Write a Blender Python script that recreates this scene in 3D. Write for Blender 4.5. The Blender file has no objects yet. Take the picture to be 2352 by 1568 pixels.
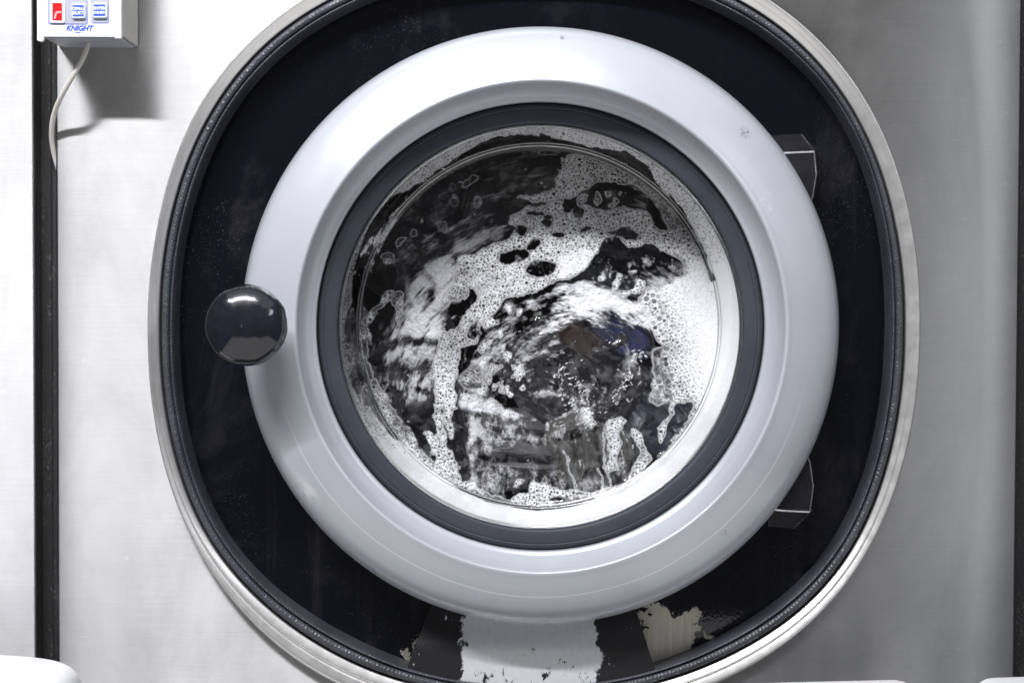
import bpy, bmesh, math, random
import numpy as np
from mathutils import Vector, Matrix, Euler

random.seed(7)
sc = bpy.context.scene
COL = sc.collection
R = math.radians

# ------------------------------------------------------------------ camera
# The wall of machine fronts is the plane y = 0; the camera stands 1.4 m in
# front of it (y = -1.4).  One "unit" u of my sketch = 0.4 mm on that plane.
U, DIST, IW, IH = 0.0004, 1.4, 2352.0, 1568.0
FPX = DIST / U
PITCH, ROLL = R(-1.45), R(0.2)
cam_d = bpy.data.cameras.new('camera')
cam = bpy.data.objects.new('camera', cam_d)
COL.objects.link(cam)
sc.camera = cam
cam_rot = Euler((R(90) + PITCH, 0, 0)).to_matrix() @ Matrix.Rotation(ROLL, 3, 'Z')
cam.matrix_world = Matrix.Translation((0, -DIST, 0)) @ cam_rot.to_4x4()
cam_d.sensor_width = 36
cam_d.lens = FPX / IW * 36
cam_d.clip_start, cam_d.clip_end = 0.02, 50
cam_d.dof.use_dof = True
cam_d.dof.focus_distance = 1.42
cam_d.dof.aperture_fstop = 6.3

# ------------------------------------------------------------------ world, lamps, exposure
world = bpy.data.worlds.new('World')
sc.world = world
world.use_nodes = True
bg = world.node_tree.nodes['Background']
bg.inputs[0].default_value = (0.66, 0.67, 0.72, 1)
bg.inputs[1].default_value = 0.11

def area_lamp(name, loc, target, sx, sy, power, col):
    d = bpy.data.lights.new(name, 'AREA')
    d.shape, d.size, d.size_y = 'RECTANGLE', sx, sy
    d.energy, d.color = power, col
    o = bpy.data.objects.new(name, d)
    COL.objects.link(o)
    o.location = loc
    o.rotation_euler = (Vector(target) - Vector(loc)).to_track_quat('-Z', 'Y').to_euler()
    return o

# ceiling tubes of the laundry, plus added fill lamps for ceiling and floor bounce
area_lamp('ceiling_tube', (-0.62, -1.22, 1.42), (-0.55, 0, 0.1), 1.55, 0.05, 60, (0.97, 0.97, 1.0))
area_lamp('ceiling_bounce', (0.2, -1.5, 2.2), (0.2, -1.5, 0), 4.0, 2.4, 17, (0.97, 0.98, 1.0))
area_lamp('floor_bounce', (0.2, -1.7, -1.5), (0.2, -1.5, 0), 4.0, 2.4, 21, (1.0, 0.985, 0.97))
area_lamp('ceiling_tube', (0.93, -1.15, 0.62), (0.45, 0, 0), 0.24, 0.5, 2.2, (0.93, 0.96, 1.0))

sc.view_settings.view_transform = 'Standard'
sc.view_settings.look = 'None'
sc.view_settings.exposure = 0.25
sc.view_settings.gamma = 1.0
sc.view_settings.use_curve_mapping = False
sc.cycles.max_bounces = 10
sc.cycles.transparent_max_bounces = 16
sc.cycles.use_denoising = True
sc.cycles.sample_clamp_indirect = 6

CR = np.array(cam_rot)

def W(px, py, y=0.0):
    """point on the depth plane y that is seen along the sketch direction px, py"""
    px = np.asarray(px, float); py = np.asarray(py, float)
    d = np.stack([(px - IW / 2) / FPX, -(py - IH / 2) / FPX, -np.ones_like(px)], -1)
    d = d @ CR.T
    t = (np.asarray(y) + DIST) / d[..., 1]
    return np.stack([d[..., 0] * t, -DIST + d[..., 1] * t, d[..., 2] * t], -1)

def wv(px, py, y=0.0):
    return Vector(W(px, py, y))

# ------------------------------------------------------------------ helpers
def tag(o, label, cat, group=None):
    o['label'] = label; o['category'] = cat
    if group: o['group'] = group
    return o

def empty(name, loc=(0, 0, 0)):
    o = bpy.data.objects.new(name, None)
    o.empty_display_size = 0.02
    o.location = loc
    COL.objects.link(o)
    return o

def link(name, me, mat, parent=None, smooth=True):
    o = bpy.data.objects.new(name, me)
    COL.objects.link(o)
    if mat: me.materials.append(mat)
    if smooth: me.polygons.foreach_set('use_smooth', [True] * len(me.polygons))
    if parent:
        o.parent = parent
        bpy.context.view_layer.update()
        o.matrix_parent_inverse = parent.matrix_world.inverted()
    return o

def mesh(name, verts, faces, mat, parent=None, smooth=True):
    me = bpy.data.meshes.new(name)
    me.from_pydata([tuple(map(float, v)) for v in verts], [], [tuple(int(i) for i in f) for f in faces])
    me.update()
    return link(name, me, mat, parent, smooth)

def fast_mesh(name, verts, quads, mat, parent=None, attr=None):
    me = bpy.data.meshes.new(name)
    nv, nq = len(verts), len(quads)
    me.vertices.add(nv); me.vertices.foreach_set('co', np.ascontiguousarray(verts, np.float32).ravel())
    me.loops.add(nq * 4); me.loops.foreach_set('vertex_index', np.ascontiguousarray(quads, np.int32).ravel())
    me.polygons.add(nq)
    me.polygons.foreach_set('loop_start', np.arange(nq, dtype=np.int32) * 4)
    me.update(calc_edges=True)
    for k, v in (attr or {}).items():
        a = me.attributes.new(k, 'FLOAT', 'POINT')
        a.data.foreach_set('value', np.ascontiguousarray(v, np.float32))
    return link(name, me, mat, parent)

def catmull(pts, n):
    p = np.array(pts, float)
    p = np.vstack([2 * p[0] - p[1], p, 2 * p[-1] - p[-2]])
    out = []
    for i in range(1, len(p) - 2):
        for t in np.linspace(0, 1, n, endpoint=False):
            a, b, c, d = p[i - 1], p[i], p[i + 1], p[i + 2]
            out.append(0.5 * (2 * b + (c - a) * t + (2 * a - 5 * b + 4 * c - d) * t * t + (3 * b - a - 3 * c + d) * t ** 3))
    out.append(p[-2])
    return np.array(out)

def autosmooth(o, ang=35):
    me = o.data
    bm = bmesh.new(); bm.from_mesh(me)
    for e in bm.edges:
        if len(e.link_faces) == 2 and e.calc_face_angle(0) > R(ang): e.smooth = False
    bm.to_mesh(me); bm.free()

def bevel_obj(o, w=0.001, seg=2, ang=30):
    m = o.modifiers.new('bevel', 'BEVEL'); m.width = w; m.segments = seg
    m.limit_method = 'ANGLE'; m.angle_limit = R(ang); m.harden_normals = False
    return o

def box(name, x0, x1, y0, y1, z0, z1, mat, parent=None, bev=0.0):
    v = [(x, y, z) for x in (x0, x1) for y in (y0, y1) for z in (z0, z1)]
    f = [(0, 1, 3, 2), (4, 6, 7, 5), (0, 4, 5, 1), (2, 3, 7, 6), (0, 2, 6, 4), (1, 5, 7, 3)]
    o = mesh(name, v, f, mat, parent, smooth=False)
    if bev: bevel_obj(o, bev, 3)
    return o

def prism(name, pts, y0, y1, mat, parent=None, bev=0.0):
    """pts: list of (x, z); solid between the depths y0 (front) and y1"""
    n = len(pts)
    v = [(x, y0, z) for x, z in pts] + [(x, y1, z) for x, z in pts]
    f = [tuple(range(n)), tuple(range(2 * n - 1, n - 1, -1))]
    f += [(i, i + n, (i + 1) % n + n, (i + 1) % n) for i in range(n)]
    me = bpy.data.meshes.new(name); me.from_pydata(v, [], f)
    bm = bmesh.new(); bm.from_mesh(me); bmesh.ops.recalc_face_normals(bm, faces=bm.faces); bm.to_mesh(me); bm.free()
    o = link(name, me, mat, parent, smooth=False)
    if bev: bevel_obj(o, bev, 2)
    return o

def revolve(name, cx, cz, prof, mat, parent=None, n=256, closed=True, uv=False):
    """prof: (radius, y); axis along y through (cx, cz)"""
    prof = np.array(prof); m = len(prof)
    a = np.linspace(0, 2 * np.pi, n, endpoint=False)
    v = np.stack([cx + prof[None, :, 0] * np.sin(a)[:, None],
                  np.broadcast_to(prof[None, :, 1], (n, m)),
                  cz + prof[None, :, 0] * np.cos(a)[:, None]], -1).reshape(-1, 3)
    i = np.arange(n)[:, None]; j = np.arange(m if closed else m - 1)[None, :]
    i2, j2 = (i + 1) % n, (j + 1) % m
    q = np.stack([i * m + j, i * m + j2, i2 * m + j2, i2 * m + j], -1).reshape(-1, 4)
    return fast_mesh(name, v, q, mat, parent)

def loft(name, loops, mat, parent=None, uv=False):
    """loops: list of (n,3) closed loops joined in order"""
    L = np.array(loops); m, n, _ = L.shape
    i = np.arange(m - 1)[:, None]; j = np.arange(n)[None, :]; j2 = (j + 1) % n
    q = np.stack([i * n + j, i * n + j2, (i + 1) * n + j2, (i + 1) * n + j], -1).reshape(-1, 4)
    o = fast_mesh(name, L.reshape(-1, 3), q, mat, parent)
    if uv:
        me = o.data
        seg = np.linalg.norm(np.roll(L[m // 2], -1, 0) - L[m // 2], axis=1)
        s = np.concatenate([[0], np.cumsum(seg)])
        prof = np.concatenate([[0], np.cumsum(np.linalg.norm(np.diff(L[:, 0], axis=0), axis=1))])
        uvl = me.uv_layers.new(name='UVMap')
        jj = np.stack([j + 0 * i, j + 1 + 0 * i, j + 1 + 0 * i, j + 0 * i], -1).reshape(-1)
        ii = np.stack([i + 0 * j, i + 0 * j, i + 1 + 0 * j, i + 1 + 0 * j], -1).reshape(-1)
        uvl.data.foreach_set('uv', np.stack([s[jj], prof[ii]], -1).astype(np.float32).ravel())
    return o

def tube(name, pts, r, mat, parent=None, n=14):
    P = catmull(pts, 10)
    up = np.array([0.1, 1, 0.05]); L = []
    for k in range(len(P)):
        t = P[min(k + 1, len(P) - 1)] - P[max(k - 1, 0)]; t /= np.linalg.norm(t)
        s = np.cross(t, up); s /= np.linalg.norm(s); u = np.cross(s, t)
        a = np.linspace(0, 2 * np.pi, n, endpoint=False)
        L.append(P[k] + r * (np.cos(a)[:, None] * s + np.sin(a)[:, None] * u))
    return loft(name, L, mat, parent)

# smooth random fields for shapes (wrap-around, sampled bilinearly)
class Field:
    def __init__(s, seed, beta=1.8, n=256, lo=2):
        rng = np.random.default_rng(seed)
        f = np.fft.fftn(rng.standard_normal((n, n)))
        k = np.hypot(*np.meshgrid(np.fft.fftfreq(n) * n, np.fft.fftfreq(n) * n, indexing='ij'))
        amp = np.where(k >= lo, 1 / np.maximum(k, 1) ** beta, 0)
        g = np.real(np.fft.ifftn(f * amp)); s.g = (g - g.mean()) / g.std(); s.n = n
    def __call__(s, u, v):                     # u, v: one period = 1
        x = (np.asarray(u) % 1) * s.n; y = (np.asarray(v) % 1) * s.n
        i = np.floor(x).astype(int); j = np.floor(y).astype(int); fx = x - i; fy = y - j
        i %= s.n; j %= s.n; i1 = (i + 1) % s.n; j1 = (j + 1) % s.n
        return (s.g[i, j] * (1 - fx) * (1 - fy) + s.g[i1, j] * fx * (1 - fy)
                + s.g[i, j1] * (1 - fx) * fy + s.g[i1, j1] * fx * fy)

def sstep(a, b, x):
    t = np.clip((x - a) / (b - a), 0, 1); return t * t * (3 - 2 * t)

# ------------------------------------------------------------------ materials
def newmat(name):
    m = bpy.data.materials.new(name); m.use_nodes = True
    nt = m.node_tree
    return m, nt, nt.nodes, nt.links, nt.nodes['Principled BSDF']

def noise_node(N, L, co, scale, detail=4, rough=0.6, dist=0.0):
    n = N.new('ShaderNodeTexNoise'); n.inputs['Scale'].default_value = scale
    n.inputs['Detail'].default_value = detail; n.inputs['Roughness'].default_value = rough
    n.inputs['Distortion'].default_value = dist
    L.new(co, n.inputs['Vector']); return n

def ramp(N, L, fac, stops):
    r = N.new('ShaderNodeValToRGB')
    while len(r.color_ramp.elements) < len(stops): r.color_ramp.elements.new(0.5)
    for e, (p, c) in zip(r.color_ramp.elements, stops):
        e.position = p; e.color = (c[0], c[1], c[2], 1) if hasattr(c, '__len__') else (c, c, c, 1)
    L.new(fac, r.inputs[0]); return r

def mapping(N, L, scale, out='Object', rot=(0, 0, 0)):
    t = N.new('ShaderNodeTexCoord'); m = N.new('ShaderNodeMapping')
    m.inputs['Scale'].default_value = scale; m.inputs['Rotation'].default_value = rot
    L.new(t.outputs[out], m.inputs[0]); return m.outputs[0]

def mathn(N, L, op, a, b=None, clamp=False):
    n = N.new('ShaderNodeMath'); n.operation = op; n.use_clamp = clamp
    for k, x in enumerate((a, b)):
        if x is None: continue
        if isinstance(x, (int, float)): n.inputs[k].default_value = x
        else: L.new(x, n.inputs[k])
    return n.outputs[0]

def bump(N, L, b, height, dist, strength=1.0):
    n = N.new('ShaderNodeBump'); n.inputs['Distance'].default_value = dist
    n.inputs['Strength'].default_value = strength
    L.new(height, n.inputs['Height']); L.new(n.outputs[0], b.inputs['Normal']); return n

def plain(name, col, rough=0.4, metal=0.0, spec=0.5, coat=0.0, bumpd=0.0, bscale=600, var=0.15):
    m, nt, N, L, b = newmat(name)
    co = mapping(N, L, (1, 1, 1))
    n = noise_node(N, L, co, 35, 5, 0.65)
    lo = [c * (1 - var) for c in col]; hi = [min(1, c * (1 + var)) for c in col]
    L.new(ramp(N, L, n.outputs[0], [(0.3, lo), (0.7, hi)]).outputs[0], b.inputs['Base Color'])
    r = ramp(N, L, noise_node(N, L, co, 90, 4).outputs[0], [(0.25, max(0.02, rough * 0.85)), (0.75, min(1, rough * 1.15))])
    L.new(r.outputs[0], b.inputs['Roughness'])
    b.inputs['Metallic'].default_value = metal
    b.inputs['Specular IOR Level'].default_value = spec
    b.inputs['Coat Weight'].default_value = coat
    b.inputs['Coat Roughness'].default_value = 0.06
    if bumpd: bump(N, L, b, noise_node(N, L, co, bscale, 3).outputs[0], bumpd)
    return m

def steel_material(name, seed, base=(0.445, 0.444, 0.446)):
    m, nt, N, L, b = newmat(name)
    # fine horizontal brushing, blotches, specks, short scratches
    off = seed * 3.7
    t = N.new('ShaderNodeTexCoord')
    def mp(s, rz=0.0):
        k = N.new('ShaderNodeMapping'); k.inputs['Scale'].default_value = s
        k.inputs['Location'].default_value = (off, off * 0.3, off * 0.7)
        k.inputs['Rotation'].default_value = (0, rz, 0)
        L.new(t.outputs['Object'], k.inputs[0]); return k.outputs[0]
    brush = noise_node(N, L, mp((10, 1, 700)), 1.0, 4, 0.7)
    brush2 = noise_node(N, L, mp((60, 1, 1100)), 1.0, 2, 0.6)
    blot = noise_node(N, L, mp((7, 7, 4.2)), 1.0, 7, 0.62, 0.7)
    speck = N.new('ShaderNodeTexVoronoi'); speck.inputs['Scale'].default_value = 34
    L.new(mp((1, 1, 1)), speck.inputs['Vector'])
    spk = ramp(N, L, speck.outputs['Distance'], [(0.035, 1.0), (0.09, 0.0)])
    scr = noise_node(N, L, mp((30, 1, 420), 0.04), 1.0, 2, 0.5)
    scrm = ramp(N, L, scr.outputs[0], [(0.70, 0.0), (0.76, 1.0)])
    v = mathn(N, L, 'MULTIPLY', mathn(N, L, 'SUBTRACT', brush.outputs[0], 0.5), 0.20)
    v = mathn(N, L, 'ADD', v, mathn(N, L, 'MULTIPLY', mathn(N, L, 'SUBTRACT', brush2.outputs[0], 0.5), 0.10))
    v = mathn(N, L, 'ADD', v, mathn(N, L, 'MULTIPLY', mathn(N, L, 'SUBTRACT', blot.outputs[0], 0.5), 1.15))
    wipe = noise_node(N, L, mp((13, 1, 3.0), 0.25), 1.0, 5, 0.6, 0.5)
    v = mathn(N, L, 'ADD', v, mathn(N, L, 'MULTIPLY', mathn(N, L, 'SUBTRACT', wipe.outputs[0], 0.5), 0.45))
    v = mathn(N, L, 'ADD', v, mathn(N, L, 'MULTIPLY', scrm.outputs[0], 0.14))
    v = mathn(N, L, 'ADD', v, mathn(N, L, 'MULTIPLY', spk.outputs[0], 0.12))
    v = mathn(N, L, 'ADD', v, 1.0)
    mul = N.new('ShaderNodeVectorMath'); mul.operation = 'SCALE'
    mul.inputs[0].default_value = base
    L.new(v, mul.inputs['Scale']); L.new(mul.outputs[0], b.inputs['Base Color'])
    rr = ramp(N, L, blot.outputs[0], [(0.3, 0.44), (0.7, 0.54)])
    L.new(rr.outputs[0], b.inputs['Roughness'])
    b.inputs['Metallic'].default_value = 1.0
    b.inputs['Anisotropic'].default_value = 1.0
    tv = N.new('ShaderNodeCombineXYZ'); tv.inputs[2].default_value = 1.0
    L.new(tv.outputs[0], b.inputs['Tangent'])
    bump(N, L, b, brush.outputs[0], 0.00002, 0.5)
    return m

M = {}
M['steel'] = steel_material('brushed_steel', 1)
M['steel_b'] = steel_material('brushed_steel_neighbour', 2, (0.445, 0.445, 0.449))
M['trim'] = plain('trim_steel', (0.78, 0.77, 0.755), 0.35, 0.85, var=0.05)
M['paintring'] = None
M['dark'] = plain('dark_void', (0.012, 0.012, 0.014), 0.8)
M['black_plastic'] = plain('gloss_black_plastic', (0.010, 0.011, 0.017), 0.15, coat=0.5, var=0.4, bumpd=0.00004, bscale=70)
M['hinge'] = plain('hinge_black', (0.014, 0.014, 0.017), 0.20, var=0.35)
M['hinge_edge'] = plain('hinge_edge_glint', (0.55, 0.55, 0.58), 0.26, 0.9, var=0.4)  # bright metal on the bevels, put in for highlights along the hinge edges
M['white_plastic'] = plain('white_plastic', (0.83, 0.83, 0.84), 0.35, var=0.02)
M['box_metal'] = plain('box_metal', (0.50, 0.49, 0.46), 0.45, 0.35, var=0.06)
M['label_white'] = plain('label_white', (0.80, 0.82, 0.86), 0.4, var=0.02)
M['label_grey'] = plain('label_grey', (0.36, 0.37, 0.43), 0.45, var=0.05)
M['label_blue'] = plain('label_blue', (0.03, 0.08, 0.60), 0.4, var=0.05)
M['label_line'] = plain('label_line_blue', (0.20, 0.25, 0.75), 0.4, var=0.05)
M['button_pale'] = plain('button_pale', (0.68, 0.76, 0.92), 0.35, var=0.03)
M['cable'] = plain('cable_sheath', (0.62, 0.60, 0.55), 0.4, var=0.05)
M['boot'] = plain('boot_rubber', (0.012, 0.012, 0.014), 0.6)
M['drum'] = plain('drum_steel', (0.10, 0.10, 0.11), 0.35, 0.9)

def ring_material():
    m, nt, N, L, b = newmat('silver_grey_plastic')
    co = mapping(N, L, (1, 1, 1))
    n1 = noise_node(N, L, co, 9, 4, 0.6)
    base = ramp(N, L, n1.outputs[0], [(0.3, (0.415, 0.431, 0.472)), (0.7, (0.458, 0.474, 0.514))])
    sp = noise_node(N, L, co, 260, 2, 0.5)
    fl = ramp(N, L, sp.outputs[0], [(0.70, 0.0), (0.78, 1.0)])
    # a few dark scuffs
    sc1 = noise_node(N, L, mapping(N, L, (14, 14, 22)), 1.0, 6, 0.75, 0.3)
    scf = ramp(N, L, sc1.outputs[0], [(0.735, 0.0), (0.77, 0.75)])
    mx = N.new('ShaderNodeMixRGB'); mx.inputs[2].default_value = (0.16, 0.15, 0.15, 1)
    L.new(scf.outputs[0], mx.inputs[0]); L.new(base.outputs[0], mx.inputs[1])
    L.new(mx.outputs[0], b.inputs['Base Color'])
    t2 = N.new('ShaderNodeTexCoord')
    def spot(p, rad, col, sc, lo, hi, prev):
        vd = N.new('ShaderNodeVectorMath'); vd.operation = 'DISTANCE'; vd.inputs[1].default_value = tuple(map(float, p))
        L.new(t2.outputs['Object'], vd.inputs[0])
        near = ramp(N, L, mathn(N, L, 'DIVIDE', vd.outputs['Value'], rad), [(0.35, 1.0), (1.0, 0.0)])
        g = ramp(N, L, noise_node(N, L, t2.outputs['Object'], sc, 4, 0.7).outputs[0], [(lo, 0.0), (hi, 1.0)])
        k = N.new('ShaderNodeMixRGB'); k.inputs[2].default_value = (*col, 1)
        L.new(mathn(N, L, 'MULTIPLY', near.outputs[0], g.outputs[0]), k.inputs[0]); L.new(prev, k.inputs[1]); return k.outputs[0]
    c = mx.outputs[0]
    c = spot(W(1708, 308, -.047), .0075, (0.05, 0.05, 0.05), 420, .46, .60, c)
    c = spot(W(1662, 1220, -.05), .005, (0.14, 0.12, 0.12), 500, .50, .62, c)
    c = spot(W(1291, 85, -.045), .0035, (0.12, 0.11, 0.14), 380, .45, .55, c)
    c = spot(W(1760, 466, -.055), .011, (0.66, 0.67, 0.71), 200, .50, .66, c)
    c = spot(W(700, 1130, -.045), .020, (0.58, 0.585, 0.62), 90, .46, .60, c)
    # wear line running round the lower half of the ring
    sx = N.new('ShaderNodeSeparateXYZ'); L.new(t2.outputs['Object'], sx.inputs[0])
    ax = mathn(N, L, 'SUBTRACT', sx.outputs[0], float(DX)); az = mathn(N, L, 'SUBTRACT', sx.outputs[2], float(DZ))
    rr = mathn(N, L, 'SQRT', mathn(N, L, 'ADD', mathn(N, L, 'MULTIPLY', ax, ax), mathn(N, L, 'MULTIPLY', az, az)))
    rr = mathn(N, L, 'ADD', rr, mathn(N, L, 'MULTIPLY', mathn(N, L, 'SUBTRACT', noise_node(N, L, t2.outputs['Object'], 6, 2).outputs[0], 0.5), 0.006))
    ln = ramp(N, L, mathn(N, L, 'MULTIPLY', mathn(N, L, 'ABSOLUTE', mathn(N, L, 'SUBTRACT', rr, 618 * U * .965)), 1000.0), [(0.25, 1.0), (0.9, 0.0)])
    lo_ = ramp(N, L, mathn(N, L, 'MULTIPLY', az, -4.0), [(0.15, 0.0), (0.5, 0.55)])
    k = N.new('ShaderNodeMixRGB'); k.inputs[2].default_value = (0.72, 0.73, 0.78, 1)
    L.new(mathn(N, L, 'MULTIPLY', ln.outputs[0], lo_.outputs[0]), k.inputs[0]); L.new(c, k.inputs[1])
    L.new(k.outputs[0], b.inputs['Base Color'])
    r = ramp(N, L, n1.outputs[0], [(0.3, 0.26), (0.7, 0.36)])
    L.new(r.outputs[0], b.inputs['Roughness'])
    b.inputs['Metallic'].default_value = 0.1
    b.inputs['Coat Weight'].default_value = 0.4; b.inputs['Coat Roughness'].default_value = 0.07
    bump(N, L, b, fl.outputs[0], 0.00005, 0.5)
    return m
DC = W(1241, 751, -0.02); DX, DZ = DC[0], DC[2]      # axis of the door
M['ring'] = ring_material()

def seal_material():
    m, nt, N, L, b = newmat('door_seal_rubber')
    co = mapping(N, L, (1, 1, 1))
    n1 = noise_node(N, L, co, 14, 5, 0.65); n2 = noise_node(N, L, co, 420, 2, 0.5)
    base = ramp(N, L, n1.outputs[0], [(0.3, (0.021, 0.024, 0.035)), (0.7, (0.038, 0.042, 0.056))])
    fl = ramp(N, L, n2.outputs[0], [(0.72, 0.0), (0.80, 0.5)])
    mx = N.new('ShaderNodeMixRGB'); mx.inputs[2].default_value = (0.25, 0.26, 0.29, 1)
    L.new(fl.outputs[0], mx.inputs[0]); L.new(base.outputs[0], mx.inputs[1])
    L.new(mx.outputs[0], b.inputs['Base Color'])
    b.inputs['Roughness'].default_value = 0.55
    bump(N, L, b, n2.outputs[0], 0.0001, 0.5)
    return m
M['seal'] = seal_material()

def gasket_material():
    m, nt, N, L, b = newmat('woven_rubber_gasket')
    t = N.new('ShaderNodeTexCoord')
    mp = N.new('ShaderNodeMapping'); mp.inputs['Scale'].default_value = (400, 340, 1)
    mp.inputs['Rotation'].default_value = (0, 0, R(45))
    L.new(t.outputs['UV'], mp.inputs[0])
    vo = N.new('ShaderNodeTexVoronoi'); vo.inputs['Scale'].default_value = 1.0
    vo.inputs['Randomness'].default_value = 0.45
    L.new(mp.outputs[0], vo.inputs['Vector'])
    co = mapping(N, L, (1, 1, 1))
    n1 = noise_node(N, L, co, 22, 4)
    base = ramp(N, L, n1.outputs[0], [(0.3, (0.038, 0.040, 0.049)), (0.7, (0.068, 0.070, 0.083))])
    L.new(base.outputs[0], b.inputs['Base Color'])
    b.inputs['Roughness'].default_value = 0.36
    bump(N, L, b, mathn(N, L, 'SUBTRACT', 1.0, vo.outputs['Distance']), 0.0010, 0.8)
    return m
M['gasket'] = gasket_material()

def enamel_material():
    """glossy black enamel with orange-peel, dust specks, drip streaks; bare metal where it has flaked"""
    m, nt, N, L, b = newmat('black_enamel')
    t = N.new('ShaderNodeTexCoord'); co = t.outputs['Object']
    def mp(s):
        k = N.new('ShaderNodeMapping'); k.inputs['Scale'].default_value = s; L.new(co, k.inputs[0]); return k.outputs[0]
    peel = noise_node(N, L, mp((1, 1, 1)), 330, 2, 0.5)
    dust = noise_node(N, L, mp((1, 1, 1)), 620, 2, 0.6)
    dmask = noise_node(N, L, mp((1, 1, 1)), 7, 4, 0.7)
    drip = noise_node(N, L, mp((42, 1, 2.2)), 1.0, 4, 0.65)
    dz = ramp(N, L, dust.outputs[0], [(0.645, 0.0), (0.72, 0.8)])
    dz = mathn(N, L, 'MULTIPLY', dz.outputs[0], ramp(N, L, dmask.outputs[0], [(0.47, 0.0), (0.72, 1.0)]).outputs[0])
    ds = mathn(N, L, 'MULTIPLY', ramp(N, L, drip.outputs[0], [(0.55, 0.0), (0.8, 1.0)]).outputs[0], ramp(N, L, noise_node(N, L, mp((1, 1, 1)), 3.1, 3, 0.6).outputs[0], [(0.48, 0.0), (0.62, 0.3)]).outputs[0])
    hz = ramp(N, L, noise_node(N, L, mp((1, 1, 0.7)), 11, 6, 0.7, 0.6).outputs[0], [(0.54, 0.0), (0.76, 0.09)])  # pale haze: dirt film, also painted in for soft reflections
    dirt_sheen = mathn(N, L, 'ADD', mathn(N, L, 'ADD', mathn(N, L, 'MULTIPLY', dz, 0.6), mathn(N, L, 'MULTIPLY', ds, 0.30)), hz.outputs[0], True)
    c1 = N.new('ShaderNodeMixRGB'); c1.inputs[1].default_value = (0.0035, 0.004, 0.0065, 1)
    c1.inputs[2].default_value = (0.17, 0.165, 0.17, 1); L.new(dirt_sheen, c1.inputs[0])
    # bare patch at lower right of the plate (object coordinates, metres)
    sx = N.new('ShaderNodeSeparateXYZ'); L.new(co, sx.inputs[0])
    e1 = noise_node(N, L, mp((1, 1, 1)), 38, 6, 0.7)
    e2 = noise_node(N, L, mp((1, 1, 0.6)), 120, 3, 0.6)
    wob = mathn(N, L, 'ADD', mathn(N, L, 'MULTIPLY', mathn(N, L, 'SUBTRACT', e1.outputs[0], 0.5), 0.11),
                mathn(N, L, 'MULTIPLY', mathn(N, L, 'SUBTRACT', e2.outputs[0], 0.5), 0.02))
    px0, pz0 = W(1528, 1475, 0.03)[[0, 2]]
    dx = mathn(N, L, 'SUBTRACT', mathn(N, L, 'ABSOLUTE', mathn(N, L, 'SUBTRACT', sx.outputs[0], float(px0))), 0.031)
    dz2 = mathn(N, L, 'SUBTRACT', mathn(N, L, 'ABSOLUTE', mathn(N, L, 'SUBTRACT', sx.outputs[2], float(pz0))), 0.034)
    d1 = mathn(N, L, 'MAXIMUM', dx, dz2)
    lx0, lz0 = W(953, 1500, 0.03)[[0, 2]]
    dx = mathn(N, L, 'SUBTRACT', mathn(N, L, 'ABSOLUTE', mathn(N, L, 'SUBTRACT', sx.outputs[0], float(lx0))), 0.0015)
    dz3 = mathn(N, L, 'SUBTRACT', mathn(N, L, 'ABSOLUTE', mathn(N, L, 'SUBTRACT', sx.outputs[2], float(lz0))), 0.015)
    d2 = mathn(N, L, 'ADD', mathn(N, L, 'MAXIMUM', dx, dz3), 0.002)
    d = mathn(N, L, 'ADD', mathn(N, L, 'MINIMUM', d1, d2), wob)
    bare = ramp(N, L, mathn(N, L, 'ADD', mathn(N, L, 'MULTIPLY', d, 20.0), 0.5), [(0.46, 1.0), (0.52, 0.0)])
    br = noise_node(N, L, mp((900, 1, 14)), 1.0, 3, 0.6)
    bc = ramp(N, L, br.outputs[0], [(0.3, (0.40, 0.38, 0.31)), (0.7, (0.62, 0.59, 0.51))])
    c2 = N.new('ShaderNodeMixRGB'); L.new(bare.outputs[0], c2.inputs[0]); L.new(c1.outputs[0], c2.inputs[1]); L.new(bc.outputs[0], c2.inputs[2])
    L.new(c2.outputs[0], b.inputs['Base Color'])
    r0 = mathn(N, L, 'ADD', 0.09, mathn(N, L, 'MULTIPLY', dirt_sheen, 0.5))
    r1 = mathn(N, L, 'ADD', mathn(N, L, 'MULTIPLY', bare.outputs[0], 0.28), r0, True)
    L.new(r1, b.inputs['Roughness'])
    L.new(mathn(N, L, 'MULTIPLY', bare.outputs[0], 0.5), b.inputs['Metallic'])
    h = mathn(N, L, 'ADD', peel.outputs[0], mathn(N, L, 'MULTIPLY', bare.outputs[0], -3.0))
    bump(N, L, b, h, 0.00012, 0.8)
    return m
M['enamel'] = enamel_material()

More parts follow.
